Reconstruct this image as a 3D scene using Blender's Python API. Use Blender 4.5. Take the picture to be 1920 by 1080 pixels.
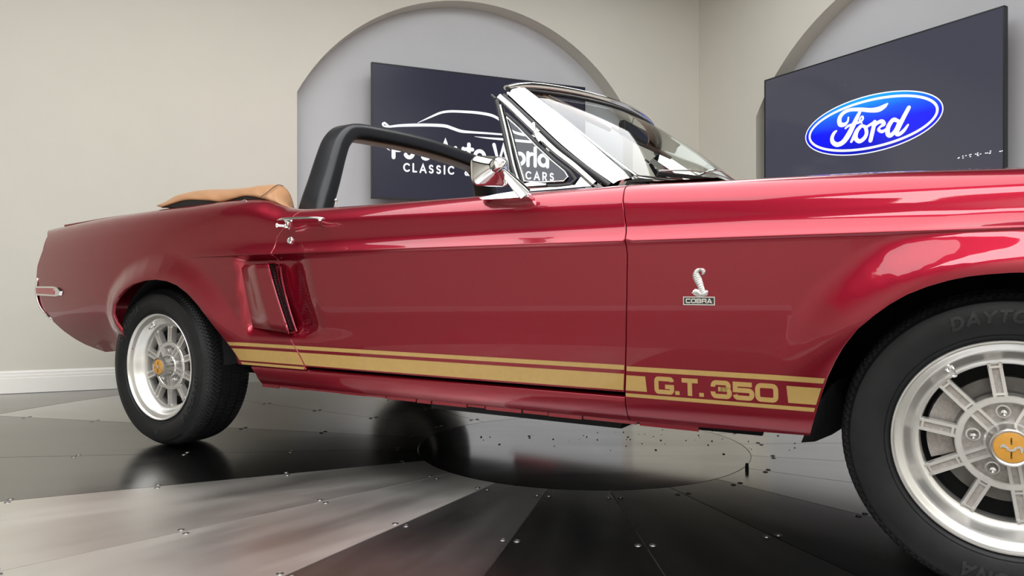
import bpy, bmesh, math, random
from mathutils import Vector, Matrix, geometry
random.seed(7)
for o in list(bpy.data.objects): bpy.data.objects.remove(o)
S = bpy.context.scene
COL = S.collection

# ------------------------------------------------------------------ camera, world, exposure
# world frame: x along the car towards its nose, y into the car (away from the camera), z up,
# origin on the floor under the rear wheel's outer face
FPX = 1360.0
CAM = Vector((2.645, -1.709, 0.62))
RIGHT = Vector((0.8549, 0.5188, 0)); FWD = Vector((-0.5188, 0.8549, 0))
cd = bpy.data.cameras.new('camera'); cam = bpy.data.objects.new('camera', cd); COL.objects.link(cam)
cd.sensor_width = 36; cd.lens = 36*FPX/1920; cd.clip_start = 0.05
cam.location = CAM
cam.rotation_euler = (math.radians(90), 0, math.atan2(RIGHT.y, RIGHT.x))
S.camera = cam
W = bpy.data.worlds.new('world'); S.world = W; W.use_nodes = True
W.node_tree.nodes['Background'].inputs[0].default_value = (.98, .985, 1, 1)
W.node_tree.nodes['Background'].inputs[1].default_value = .3
S.view_settings.view_transform = 'Standard'
S.view_settings.look = 'None'
S.view_settings.gamma = 1
S.view_settings.use_curve_mapping = False
S.view_settings.exposure = 0.32
L_PANEL = 2.75      # radiance of the luminous ceiling panel
L_FILL = 7.0       # radiance of the unseen panel added to brighten the wall behind the viewer
ROTC = math.atan2(RIGHT.y, RIGHT.x)
def room(X, Z, h=0):           # metres right of / in front of the camera position -> world
    p = CAM + RIGHT*X + FWD*Z; return Vector((p.x, p.y, h))

# ------------------------------------------------------------------ materials
def lin(c):
    c /= 255.0
    return c/12.92 if c <= .04045 else ((c+.055)/1.055)**2.4
def rgb(r, g, b): return (lin(r), lin(g), lin(b), 1)
def mat(name, col, metallic=0, rough=.5, coat=0, coat_rough=.02, ior=1.45, noise=None, bump=None, emit=None, trans=0, aniso=0, alpha=1, spec=.5, rnoise=None):
    m = bpy.data.materials.new(name); m.use_nodes = True
    nt = m.node_tree; b = nt.nodes['Principled BSDF']
    b.inputs['Base Color'].default_value = col
    b.inputs['Metallic'].default_value = metallic
    b.inputs['Roughness'].default_value = rough
    b.inputs['Coat Weight'].default_value = coat
    b.inputs['Coat Roughness'].default_value = coat_rough
    b.inputs['IOR'].default_value = ior
    b.inputs['Transmission Weight'].default_value = trans
    b.inputs['Anisotropic'].default_value = aniso
    b.inputs['Specular IOR Level'].default_value = spec
    if name == 'candy_red_paint': b.inputs['Coat IOR'].default_value = 1.53
    tc = nt.nodes.new('ShaderNodeTexCoord')
    if noise:
        sc, amt = noise
        n = nt.nodes.new('ShaderNodeTexNoise'); n.inputs['Scale'].default_value = sc; n.inputs['Detail'].default_value = 5
        nt.links.new(tc.outputs['Object'], n.inputs['Vector'])
        mp = nt.nodes.new('ShaderNodeMapRange'); mp.inputs[1].default_value = .3; mp.inputs[2].default_value = .7
        mp.inputs[3].default_value = 1-amt; mp.inputs[4].default_value = 1+amt
        nt.links.new(n.outputs['Fac'], mp.inputs[0])
        mx = nt.nodes.new('ShaderNodeVectorMath'); mx.operation = 'SCALE'
        mx.inputs[0].default_value = col[:3]; nt.links.new(mp.outputs[0], mx.inputs['Scale'])
        nt.links.new(mx.outputs[0], b.inputs['Base Color'])
    if rnoise:
        sc, lo, hi = rnoise
        n = nt.nodes.new('ShaderNodeTexNoise'); n.inputs['Scale'].default_value = sc; n.inputs['Detail'].default_value = 6
        nt.links.new(tc.outputs['Object'], n.inputs['Vector'])
        mp = nt.nodes.new('ShaderNodeMapRange'); mp.inputs[1].default_value = .3; mp.inputs[2].default_value = .7
        mp.inputs[3].default_value = lo; mp.inputs[4].default_value = hi
        nt.links.new(n.outputs['Fac'], mp.inputs[0]); nt.links.new(mp.outputs[0], b.inputs['Roughness'])
    if bump:
        sc, st = bump
        n = nt.nodes.new('ShaderNodeTexNoise'); n.inputs['Scale'].default_value = sc; n.inputs['Detail'].default_value = 6
        nt.links.new(tc.outputs['Object'], n.inputs['Vector'])
        bp = nt.nodes.new('ShaderNodeBump'); bp.inputs['Strength'].default_value = st; bp.inputs['Distance'].default_value = .002
        nt.links.new(n.outputs['Fac'], bp.inputs['Height']); nt.links.new(bp.outputs[0], b.inputs['Normal'])
    if emit:
        b.inputs['Emission Color'].default_value = emit[0]; b.inputs['Emission Strength'].default_value = emit[1]
    return m
def glass_mat(name, tint, amt=.12):
    m = bpy.data.materials.new(name); m.use_nodes = True; nt = m.node_tree
    nt.nodes.remove(nt.nodes['Principled BSDF']); out = nt.nodes['Material Output']
    t = nt.nodes.new('ShaderNodeBsdfTransparent'); t.inputs[0].default_value = tint
    g = nt.nodes.new('ShaderNodeBsdfGlossy'); g.inputs['Roughness'].default_value = .01
    lw = nt.nodes.new('ShaderNodeLayerWeight'); lw.inputs[0].default_value = .5; fr = nt.nodes.new('ShaderNodeMath'); fr.operation = 'POWER'; fr.inputs[1].default_value = 4.0
    nt.links.new(lw.outputs['Facing'], fr.inputs[0])
    mu = nt.nodes.new('ShaderNodeMath'); mu.operation = 'MULTIPLY_ADD'; mu.inputs[1].default_value = .65; mu.inputs[2].default_value = amt
    mu.use_clamp = True
    mx = nt.nodes.new('ShaderNodeMixShader')
    nt.links.new(fr.outputs[0], mu.inputs[0]); nt.links.new(mu.outputs[0], mx.inputs[0])
    nt.links.new(t.outputs[0], mx.inputs[1]); nt.links.new(g.outputs[0], mx.inputs[2]); nt.links.new(mx.outputs[0], out.inputs[0])
    return m
M = {}
M['paint'] = mat('candy_red_paint', (.275, .0002, .016, 1), metallic=.78, rough=.36, coat=1, coat_rough=.012, ior=1.5, noise=(900, .10))
M['gold'] = mat('gold_vinyl', rgb(184, 150, 88), metallic=.25, rough=.38, coat=.7, noise=(60, .04))
M['chrome'] = mat('chrome', (.86, .86, .86, 1), metallic=1, rough=.05, noise=(8, .02))
M['satin'] = mat('satin_steel', (.55, .54, .52, 1), metallic=1, rough=.28, noise=(30, .06))
M['alloy'] = mat('cast_alloy', (.74, .72, .70, 1), metallic=.7, rough=.34, noise=(40, .05))
M['alloy_lip'] = mat('machined_alloy', (.78, .77, .75, 1), metallic=.9, rough=.34, aniso=.3, noise=(20, .04))
M['alloy_dark'] = mat('grey_cast_inset', (.42, .39, .37, 1), metallic=.5, rough=.5, noise=(150, .15), bump=(400, .3))
M['rubber'] = mat('tyre_rubber', (.0105, .011, .0125, 1), spec=.38, rough=.48, noise=(25, .2), bump=(200, .12))
M['rubber_lt'] = mat('tyre_letter_rubber', (.020, .021, .024, 1), rough=.34, noise=(60, .1))
M['black'] = mat('black_trim', (.012, .012, .013, 1), rough=.35, noise=(40, .1))
M['matte'] = mat('matt_black_underseal', (.006, .006, .007, 1), rough=.8, noise=(40, .2))
M['pad'] = mat('black_padding', (.012, .0125, .015, 1), rough=.33, noise=(15, .1), bump=(500, .12))
M['tan'] = mat('tan_vinyl', rgb(166, 122, 86), rough=.42, noise=(9, .07), bump=(350, .15))
M['tan_dark'] = mat('tan_piping', rgb(92, 60, 40), rough=.5, noise=(30, .1))
M['screw'] = mat('screw_steel', (.30, .29, .28, 1), metallic=1, rough=.35, noise=(30, .06))
M['chrome_dim'] = mat('grey_metal_trim', (.42, .41, .40, 1), metallic=1, rough=.16, noise=(40, .15))  # darker and less mirror-like than the chrome
M['brake'] = mat('brake_iron', (.20, .19, .18, 1), metallic=.6, rough=.5, noise=(30, .2))
M['wall'] = mat('wall_paint', rgb(213, 209, 198), rough=.62, noise=(3, .012), bump=(90, .05))
M['niche'] = mat('niche_paint', rgb(196, 197, 201), rough=.62, noise=(3, .012))
M['trimw'] = mat('white_gloss_trim', rgb(240, 238, 233), rough=.35, noise=(6, .01))
M['ceil'] = mat('ceiling_paint', rgb(74, 74, 76), rough=.8, noise=(4, .01))
M['lens'] = mat('red_lens', rgb(170, 50, 62), rough=.15, coat=1, noise=(80, .1))
M['tv_body'] = mat('tv_black_plastic', (.012, .012, .013, 1), rough=.4, noise=(20, .05))
M['white_print'] = mat('white_print', (.85, .85, .85, 1), rough=.4, noise=(20, .02))
M['goldcap'] = mat('gold_cap', rgb(222, 160, 66), metallic=.3, rough=.35, coat=.6, noise=(60, .06))
M['pewter'] = mat('pewter', (.72, .70, .68, 1), metallic=.9, rough=.25, noise=(500, .25), bump=(700, .5))
M['blackgloss'] = mat('black_enamel', (.01, .012, .014, 1), rough=.15, coat=1, noise=(30, .05))
M['glass'] = glass_mat('windscreen_glass', (.90, .94, .92, 1), .05)
M['mirror'] = mat('mirror_glass', (.7, .78, .74, 1), metallic=1, rough=.01, noise=(5, .01))
def emis(name, col, st, noise=(6, .01)):
    m = mat(name, (.01, .01, .012, 1), rough=.12, noise=None, emit=(col, st)); return m
M['screen'] = mat('tv_screen_dark', (.012, .012, .016, 1), rough=.22, spec=.25, noise=(4, .02), emit=((.016, .016, .03, 1), 1))
M['screen_reflect'] = mat('tv_screen_reflect_glow', (.012, .012, .016, 1), rough=.10, spec=.5, noise=(4, .02), emit=((.045, .045, .062, 1), 1))  # raised emission paints in the pale wall mirrored by this screen
M['px_white'] = emis('lit_white_pixels', (.93, .95, 1, 1), .95)
M['panel_emit'] = mat('luminous_ceiling', (.8, .8, .8, 1), rough=.6, emit=((.965, .985, 1, 1), L_PANEL), noise=(3, .01))

def brushed(name, col, rough, aniso, rot, streak=1.0):
    m = bpy.data.materials.new(name); m.use_nodes = True; nt = m.node_tree; b = nt.nodes['Principled BSDF']
    b.inputs['Metallic'].default_value = 1
    uv = nt.nodes.new('ShaderNodeUVMap'); uv.uv_map = 'UVMap'
    tg = nt.nodes.new('ShaderNodeTangent'); tg.direction_type = 'UV_MAP'; tg.uv_map = 'UVMap'
    nt.links.new(tg.outputs[0], b.inputs['Tangent'])
    b.inputs['Anisotropic'].default_value = aniso; b.inputs['Anisotropic Rotation'].default_value = rot
    # smeared stains in base colour and roughness (wear of the metal itself)
    def tex(sx, sy, scale, det, dist):
        mp = nt.nodes.new('ShaderNodeMapping'); mp.inputs['Scale'].default_value = (sx, sy, 1)
        nt.links.new(uv.outputs[0], mp.inputs[0])
        n = nt.nodes.new('ShaderNodeTexNoise'); n.inputs['Scale'].default_value = scale; n.inputs['Detail'].default_value = det
        n.inputs['Distortion'].default_value = dist
        nt.links.new(mp.outputs[0], n.inputs['Vector']); return n
    a = tex(1, 1.5, 2.2, 4, .25); s = tex(1.0, 6, 1.4, 4, .2)
    ad = nt.nodes.new('ShaderNodeMath'); ad.operation = 'ADD'
    nt.links.new(a.outputs['Fac'], ad.inputs[0]); nt.links.new(s.outputs['Fac'], ad.inputs[1])
    r = nt.nodes.new('ShaderNodeMapRange'); r.inputs[1].default_value = .75; r.inputs[2].default_value = 1.3
    r.inputs[3].default_value = rough*.88; r.inputs[4].default_value = rough*1.16
    nt.links.new(ad.outputs[0], r.inputs[0]); nt.links.new(r.outputs[0], b.inputs['Roughness'])
    c = nt.nodes.new('ShaderNodeMapRange'); c.inputs[1].default_value = .7; c.inputs[2].default_value = 1.3
    c.inputs[3].default_value = 1-.20*streak; c.inputs[4].default_value = 1+.20*streak
    nt.links.new(ad.outputs[0], c.inputs[0])
    v = nt.nodes.new('ShaderNodeVectorMath'); v.operation = 'SCALE'; v.inputs[0].default_value = col
    nt.links.new(c.outputs[0], v.inputs['Scale']); nt.links.new(v.outputs[0], b.inputs['Base Color'])
    return m
M['plateA'] = brushed('brushed_plate_dark_reflect', (.26, .255, .25), .21, .3, 0, .3)  # plate base colours carry reflected light and dark, one tone per group
M['plateB'] = brushed('brushed_plate_bright_reflect', (.92, .90, .86), .40, .3, 0, .3)
M['plateC'] = brushed('brushed_plate_mid_reflect', (.38, .37, .365), .30, .3, 0, .4)
M['plateD'] = brushed('brushed_plate_lit_reflect', (.60, .595, .57), .21, .25, 0, .7)
M['disc'] = brushed('centre_plate', (.42, .42, .41), .115, .1, 0, 1.0)
M['floor'] = brushed('outer_floor_metal', (.50, .49, .475), .40, .2, 0, .6)

# ------------------------------------------------------------------ object helpers
def link(o, parent=None, **props):
    COL.objects.link(o)
    if parent is not None: o.parent = parent
    for k, v in props.items(): o[k] = v
    return o
def empty(name, loc=(0, 0, 0), rz=0, **props):
    o = bpy.data.objects.new(name, None); o.location = loc; o.rotation_euler = (0, 0, rz); o.empty_display_size = .2
    return link(o, None, **props)
def mesh(name, verts, faces, m, parent=None, smooth=False, normals=None, sharp=None, fmats=None, **props):
    me = bpy.data.meshes.new(name); me.from_pydata([tuple(v) for v in verts], [], faces)
    for mm in (m if isinstance(m, (list, tuple)) else [m]): me.materials.append(mm)
    if fmats:
        for i, k in enumerate(fmats): me.polygons[i].material_index = k
    if smooth:
        for p in me.polygons: p.use_smooth = True
    me.update()
    if normals: me.normals_split_custom_set_from_vertices([tuple(n) for n in normals])
    elif smooth and sharp is not False:
        me.set_sharp_from_angle(angle=math.radians(sharp or 35))
    o = bpy.data.objects.new(name, me)
    return link(o, parent, **props)
def fix_normals(o):
    b = bmesh.new(); b.from_mesh(o.data); bmesh.ops.recalc_face_normals(b, faces=b.faces[:]); b.to_mesh(o.data); b.free(); return o
class MB:
    def __init__(s): s.v = []; s.f = []
    def add(s, v, f):
        n = len(s.v); s.v += [tuple(q) for q in v]; s.f += [tuple(i+n for i in q) for q in f]; return s
    def build(s, name, m, parent=None, smooth=True, sharp=35, rec=True, **p):
        o = mesh(name, s.v, s.f, m, parent, smooth=False, **p)
        if rec: fix_normals(o)
        if smooth:
            for q in o.data.polygons: q.use_smooth = True
            o.data.set_sharp_from_angle(angle=math.radians(sharp))
        return o
def box_vf(c, s, R=None):
    v = []
    for z in (-1, 1):
        for y in (-1, 1):
            for x in (-1, 1):
                p = Vector((x*s[0]/2, y*s[1]/2, z*s[2]/2))
                if R is not None: p = R @ p
                v.append(p+Vector(c))
    return v, [(0, 2, 3, 1), (4, 5, 7, 6), (0, 1, 5, 4), (2, 6, 7, 3), (0, 4, 6, 2), (1, 3, 7, 5)]
def bevel(o, w=.003, seg=2):
    md = o.modifiers.new('bevel', 'BEVEL'); md.width = w; md.segments = seg; md.limit_method = 'ANGLE'; md.angle_limit = math.radians(35)
    return o
def lathe_vf(prof, seg, axis='y', c=(0, 0, 0), closed=False):
    """prof: (a, r) along axis"""
    v = []; f = []; n = len(prof)
    for i in range(seg):
        t = 2*math.pi*i/seg; ca, sa = math.cos(t), math.sin(t)
        for a, r in prof:
            if axis == 'y': v.append((c[0]+r*ca, c[1]+a, c[2]+r*sa))
            elif axis == 'z': v.append((c[0]+r*ca, c[1]+r*sa, c[2]+a))
            else: v.append((c[0]+a, c[1]+r*ca, c[2]+r*sa))
    for i in range(seg):
        j = (i+1) % seg
        for k in range(n-1 if not closed else n):
            l = (k+1) % n
            f.append((i*n+k, j*n+k, j*n+l, i*n+l))
    return v, f
def frames(pts, up):
    out = []
    for i, p in enumerate(pts):
        t = (pts[min(i+1, len(pts)-1)]-pts[max(i-1, 0)]).normalized()
        s = t.cross(up)
        s = s.normalized() if s.length > 1e-6 else Vector((1, 0, 0))
        out.append((p, t, s, s.cross(t).normalized()))
    return out
def sweep_vf(pts, sec, up=Vector((0, 0, 1)), scale=None, caps=True):
    pts = [Vector(p) for p in pts]; v = []; f = []; n = len(sec)
    for i, (p, t, s, u) in enumerate(frames(pts, up)):
        k = scale[i] if scale else 1
        for a, b in sec: v.append(p+s*a*k+u*b*k)
    for i in range(len(pts)-1):
        for j in range(n):
            l = (j+1) % n
            f.append((i*n+j, i*n+l, (i+1)*n+l, (i+1)*n+j))
    if caps: f.append(tuple(range(n))[::-1]); f.append(tuple((len(pts)-1)*n+j for j in range(n)))
    return v, f
def circ(r, n=12, ry=None): return [(r*math.cos(2*math.pi*i/n), (ry or r)*math.sin(2*math.pi*i/n)) for i in range(n)]
def rrect(w, h, r, n=4):
    o = []
    for cx, cy, a0 in ((w/2-r, h/2-r, 0), (-w/2+r, h/2-r, 90), (-w/2+r, -h/2+r, 180), (w/2-r, -h/2+r, 270)):
        for i in range(n+1):
            a = math.radians(a0+90*i/n); o.append((cx+r*math.cos(a), cy+r*math.sin(a)))
    return o
def spline(pts, n=8):
    """Catmull-Rom through points of any dimension"""
    P = [Vector(p) for p in pts]; P = [P[0]*2-P[1]]+P+[P[-1]*2-P[-2]]; out = []
    for i in range(1, len(P)-2):
        for k in range(n):
            t = k/n; a, b, c, d = P[i-1], P[i], P[i+1], P[i+2]
            out.append(.5*((2*b)+(c-a)*t+(2*a-5*b+4*c-d)*t*t+(3*b-a-3*c+d)*t**3))
    out.append(P[-2]); return out
def ribbon2d(pts, w, closed=False):
    """centre line + width(s) -> left/right points in 2D with mitred joins"""
    n = len(pts); L = []; R = []
    for i in range(n):
        p = pts[i]
        a = pts[(i-1) % n] if (closed or i > 0) else None
        b = pts[(i+1) % n] if (closed or i < n-1) else None
        d1 = (Vector(p)-Vector(a)).normalized() if a is not None else None
        d2 = (Vector(b)-Vector(p)).normalized() if b is not None else None
        if d1 is None: d1 = d2
        if d2 is None: d2 = d1
        n1 = Vector((-d1.y, d1.x)); n2 = Vector((-d2.y, d2.x)); m_ = n1+n2
        if m_.length < 1e-5: m_ = n1
        m_ = m_.normalized(); k = 1/max(.45, m_.dot(n1))
        ww = (w[i] if isinstance(w, (list, tuple)) else w)/2
        L.append(Vector(p)+m_*k*ww); R.append(Vector(p)-m_*k*ww)
    return L, R
def strokes_vf(strokes, mapf, th, capround=True):
    """strokes: (pts2d, width, closed) ; mapf(a, b, h)->xyz with h = height over the surface"""
    mb = MB()
    def solid(L, R, closed):
        n = len(L); v = []
        for l, r in zip(L, R): v += [mapf(l.x, l.y, th), mapf(r.x, r.y, th), mapf(r.x, r.y, 0), mapf(l.x, l.y, 0)]
        f = []
        for i in range(n if closed else n-1):
            j = (i+1) % n
            for k in range(4): f.append((i*4+k, i*4+(k+1) % 4, j*4+(k+1) % 4, j*4+k))
        if not closed: f += [(3, 2, 1, 0), tuple((n-1)*4+k for k in range(4))]
        mb.add(v, f)
    for pts, w, closed in strokes:
        pts = [Vector(p) for p in pts]; ww_ = list(w) if isinstance(w, (list, tuple)) else None
        keep = [0]+[i for i in range(1, len(pts)) if (pts[i]-pts[i-1]).length > 2e-5]
        if closed and (pts[keep[-1]]-pts[0]).length < 2e-5: keep = keep[:-1]
        pts = [pts[i] for i in keep]
        if ww_: w = [ww_[i] for i in keep]
        L, R = ribbon2d(pts, w, closed); solid(L, R, closed)
        if capround and not closed:
            for e in (0, -1):
                ww = (w[e] if isinstance(w, (list, tuple)) else w)/2
                if ww < 1e-4: continue
                c = pts[e]; m = 10
                ring = [c+Vector((math.cos(2*math.pi*i/m), math.sin(2*math.pi*i/m)))*ww for i in range(m)]
                v = [mapf(q.x, q.y, th*1.0005) for q in ring]+[mapf(q.x, q.y, 0) for q in ring]
                mb.add(v, [tuple(range(m))]+[(i, (i+1) % m, m+(i+1) % m, m+i) for i in range(m)])
    return mb
# stroke letters, cap height 1 ------------------------------------------------
def arc(cx, cy, rx, ry, a0, a1, n=12): return [(cx+rx*math.cos(math.radians(a0+(a1-a0)*i/n)), cy+ry*math.sin(math.radians(a0+(a1-a0)*i/n))) for i in range(n+1)]
GEO = {  # geometric sans: (advance, [polylines or ('c', closed polyline)])
 'P': (.66, [[(.1, 0), (.1, 1)], [(.1, .95), (.35, .95)]+arc(.35, .67, .24, .28, 90, -90)+[(.1, .39)]]),
 'J': (.60, [[(.45, 1), (.45, .3)]+arc(.24, .3, .21, .25, 0, -150)]),
 "'": (.24, [[(.1, 1), (.06, .75)]]),
 's': (.52, [arc(.25, .54, .17, .15, 35, 270, 12)+arc(.25, .21, .18, .17, 90, -145, 12)]),
 'A': (.86, [[(.06, 0), (.42, .98), (.78, 0)], [(.2, .3), (.64, .3)]]),
 'u': (.66, [[(.1, .7), (.1, .3)]+arc(.32, .3, .22, .25, 180, 360)+[(.54, .7)], [(.54, .5), (.54, 0)]]),
 't': (.42, [[(.18, .95), (.18, .0)], [(.02, .68), (.38, .68)]]),
 'o': (.74, [('c', arc(.36, .34, .27, .29, 0, 354, 22))]),
 'W': (1.2, [[(.05, 1), (.33, .03), (.60, .95), (.87, .03), (1.15, 1)]]),
 'r': (.42, [[(.1, .7), (.1, 0)], arc(.33, .4, .22, .25, 180, 85, 8)]),
 'l': (.24, [[(.1, 1), (.1, 0)]]),
 'd': (.74, [('c', arc(.34, .34, .26, .29, 0, 354, 22)), [(.60, 1), (.60, 0)]]),
 'C': (.84, [arc(.45, .5, .38, .45, 45, 315, 18)]),
 'L': (.62, [[(.1, 1), (.1, .05), (.5, .05)]]),
 'S': (.66, [arc(.31, .72, .2, .22, 30, 270, 12)+arc(.31, .26, .22, .23, 90, -150, 12)]),
 'I': (.28, [[(.12, 1), (.12, 0)]]),
 '&': (.8, [[(.7, .0), (.22, .62)]+arc(.36, .78, .15, .17, 200, -40, 10)+[(.16, .38)]+arc(.3, .22, .2, .2, 150, 330, 8)+[(.68, .5)]]),
 'M': (.98, [[(.1, 0), (.1, .95), (.48, .35), (.86, .95), (.86, 0)]]),
 'U': (.8, [[(.1, 1), (.1, .35)]+arc(.39, .35, .29, .3, 180, 360)+[(.68, 1)]]),
 'E': (.62, [[(.52, .95), (.1, .95), (.1, .05), (.52, .05)], [(.1, .5), (.46, .5)]]),
 'R': (.72, [[(.1, 0), (.1, 1)], [(.1, .95), (.35, .95)]+arc(.35, .69, .22, .26, 90, -90)+[(.1, .43)], [(.33, .43), (.58, 0)]]),
 'Y': (.76, [[(.05, 1), (.37, .48), (.69, 1)], [(.37, .48), (.37, 0)]]),
 'D': (.80, [('c', [(.1, .05), (.1, .95), (.32, .95)]+arc(.32, .5, .36, .45, 80, -80)+[(.32, .05)])]),
 'T': (.7, [[(.02, .94), (.66, .94)], [(.34, .94), (.34, 0)]]),
 'O': (.9, [('c', arc(.43, .5, .37, .45, 0, 350, 24))]),
 'N': (.84, [[(.1, 0), (.1, .95), (.66, .05), (.66, 1)]]),
 '-': (.5, [[(.08, .45), (.38, .45)]]),
 ' ': (.4, []),
}
def rr(x0, y0, x1, y1, r): return [(x1-r, y1), (x0+r, y1)]+arc(x0+r, y1-r, r, r, 90, 180, 4)+[(x0, y0+r)]+arc(x0+r, y0+r, r, r, 180, 270, 4)+[(x1-r, y0)]+arc(x1-r, y0+r, r, r, 270, 360, 4)+[(x1, y1-r)]+arc(x1-r, y1-r, r, r, 0, 90, 4)[:-1]
q = .11
def _c(r=.22): return [(1.3, .72), (1.3, 1-q-r*.5)]+arc(1.3-r, 1-q-r, r, r, 0, 90, 4)+[(q+r, 1-q)]+arc(q+r, 1-q-r, r, r, 90, 180, 4)+[(q, q+r)]+arc(q+r, q+r, r, r, 180, 270, 4)+[(1.3-r, q)]+arc(1.3-r, q+r, r, r, 270, 360, 4)
EXT = {  # square extended letters
 'G': (1.5, [_c(.15)[2:-1]+[(1.3, .26), (1.3, .43), (.78, .43)]]),
 'T': (1.25, [[(0, .89), (1.2, .89)], [(.6, .89), (.6, 0)]]),
 '.': (.42, [[(.14, .0), (.14, .22)]]),
 '3': (1.5, [[(.13, .64)]+arc(.33, .69, .2, .2, 180, 90, 5)+arc(1.05, .705, .185, .185, 90, -90, 8)+[(.5, .52)], [(.6, .52)]+arc(1.1, .315, .205, .205, 90, -90, 8)+arc(.33, .31, .2, .2, 270, 180, 5)+[(.13, .36)]]),
 '5': (1.5, [[(1.3, .88), (.14, .88), (.14, .54), (1.08, .54)]+arc(1.08, .325, .22, .215, 90, -90, 8)+arc(.33, .31, .2, .2, 270, 190, 4)]),
 '0': (1.5, [('c', rr(.11, .11, 1.34, .89, .22))]),
 'C': (1.5, [_c(.15)[2:]]),
 'O': (1.55, [('c', rr(.11, .11, 1.36, .89, .22))]),
 'B': (1.5, [('c', [(.11, .11), (.11, .89), (1.1, .89), (1.22, .80), (1.22, .62), (1.1, .52), (1.28, .40), (1.28, .22), (1.14, .11)]), [(.11, .51), (1.1, .51)]]),
 'R': (1.5, [[(.11, 0), (.11, .89), (1.12, .89)]+arc(1.12, .67, .18, .22, 90, -90, 6)+[(.11, .45)], [(1.0, .45), (1.26, .3), (1.3, 0)]]),
 'A': (1.5, [[(.06, 0), (.62, .92), (.74, .92), (1.32, 0)], [(.3, .26), (1.08, .26)]]),
 ' ': (.3, []),
}
def text_strokes(txt, font, x, y, h, w, sx=1, track=0, shear=0):
    out = []
    for ch in txt:
        adv, st = font[ch]
        for s in st:
            cl = s[0] == 'c'; pts = s[1] if cl else s
            out.append(([(x+(px_+shear*py_)*h*sx, y+py_*h) for px_, py_ in pts], w, cl))
        x += (adv+track)*h*sx
    return out, x

# ------------------------------------------------------------------ the setting
AX, AZ = -3.006, 4.26
D1 = (.924, .383); CORN_T = 4.970
CORN = (AX+D1[0]*CORN_T, AZ+D1[1]*CORN_T)
D2 = (.493, -.870)
CEIL = 3.3
def w1(t, h, d=0):   # d = distance behind the wall face
    return room(AX+D1[0]*t-D1[1]*d, AZ+D1[1]*t+D1[0]*d, h)
def w2(s, h, d=0):
    return room(CORN[0]+D2[0]*s+.870*d, CORN[1]+D2[1]*s+.493*d, h)
ARC_R = 1.489; ARC_H = 1.257; SPR = 1.947; HALF = 1.32
def arch_pts(c):
    a0 = math.asin((SPR-ARC_H)/ARC_R); n = 48
    a = [(c+ARC_R*math.cos(a0+(math.pi-2*a0)*i/n), ARC_H+ARC_R*math.sin(a0+(math.pi-2*a0)*i/n)) for i in range(n+1)]
    return a
def arch_wall(name, wf, t0, t1, c, nm):
    ap = arch_pts(c); BOT = .30
    hole = [(c+HALF, BOT)]+ap+[(c-HALF, BOT)]
    outer = [(t0, 0), (t1, 0), (t1, CEIL), (t0, CEIL)]
    pts = [Vector(p) for p in outer+hole]
    ne = len(outer); nh = len(hole)
    edges = [(i, (i+1) % ne) for i in range(ne)]+[(ne+i, ne+(i+1) % nh) for i in range(nh)]
    vo, eo, fo, *_ = geometry.delaunay_2d_cdt(pts, edges, [], 0, 1e-6)
    def inh(p):
        ins = False
        for i in range(nh):
            a = hole[i]; b = hole[(i+1) % nh]
            if (a[1] > p[1]) != (b[1] > p[1]) and p[0] < (b[0]-a[0])*(p[1]-a[1])/(b[1]-a[1])+a[0]: ins = not ins
        return ins
    F = [f for f in fo if not inh((sum(vo[i].x for i in f)/len(f), sum(vo[i].y for i in f)/len(f)))]
    w = mesh(name, [wf(p.x, p.y) for p in vo], F, M['wall'], kind='structure')
    dep = .15
    v = []; f = []
    for p in hole: v += [wf(p[0], p[1], 0), wf(p[0], p[1], dep)]
    for i in range(nh):
        j = (i+1) % nh; f.append((2*i, 2*j, 2*j+1, 2*i+1))
    rv = mesh('niche_reveal', v, f, M['wall'], w, smooth=True, sharp=30)
    mesh('niche_back', [wf(c-HALF, BOT, dep), wf(c+HALF, BOT, dep), wf(c+HALF, 2.8, dep), wf(c-HALF, 2.8, dep)], [(0, 1, 2, 3)], M['niche'], w)
    return w
arch_wall('wall_left', w1, -3.4, CORN_T, 3.0, 1)
arch_wall('wall_right', w2, 0, 7.6, 1.94, 2)
# closing walls behind the camera
P_l = (AX+D1[0]*-3.4, AZ+D1[1]*-3.4); P_r = (CORN[0]+D2[0]*7.6, CORN[1]+D2[1]*7.6)
P_b = (P_l[0]+.493*7.0, P_l[1]-.870*7.0)
def plain_wall(name, a, b, m=M['wall']):
    return mesh(name, [room(*a), room(*b), room(*b, CEIL), room(*a, CEIL)], [(0, 1, 2, 3)], m, kind='structure')
plain_wall('wall_side', P_l, P_b); plain_wall('wall_back', P_b, P_r)
fl = mesh('floor', [room(-9, -6, -.004), room(9, -6, -.004), room(9, 10, -.004), room(-9, 10, -.004)], [(0, 1, 2, 3)], M['floor'], kind='structure')
uvl = fl.data.uv_layers.new(name='UVMap')
for i, (a, b) in enumerate(((0, 0), (18, 0), (18, 16), (0, 16))): uvl.data[i].uv = (a, b)
mesh('ceiling', [room(-9, -6, CEIL), room(9, -6, CEIL), room(9, 10, CEIL), room(-9, 10, CEIL)], [(3, 2, 1, 0)], M['ceil'], kind='structure')
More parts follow.
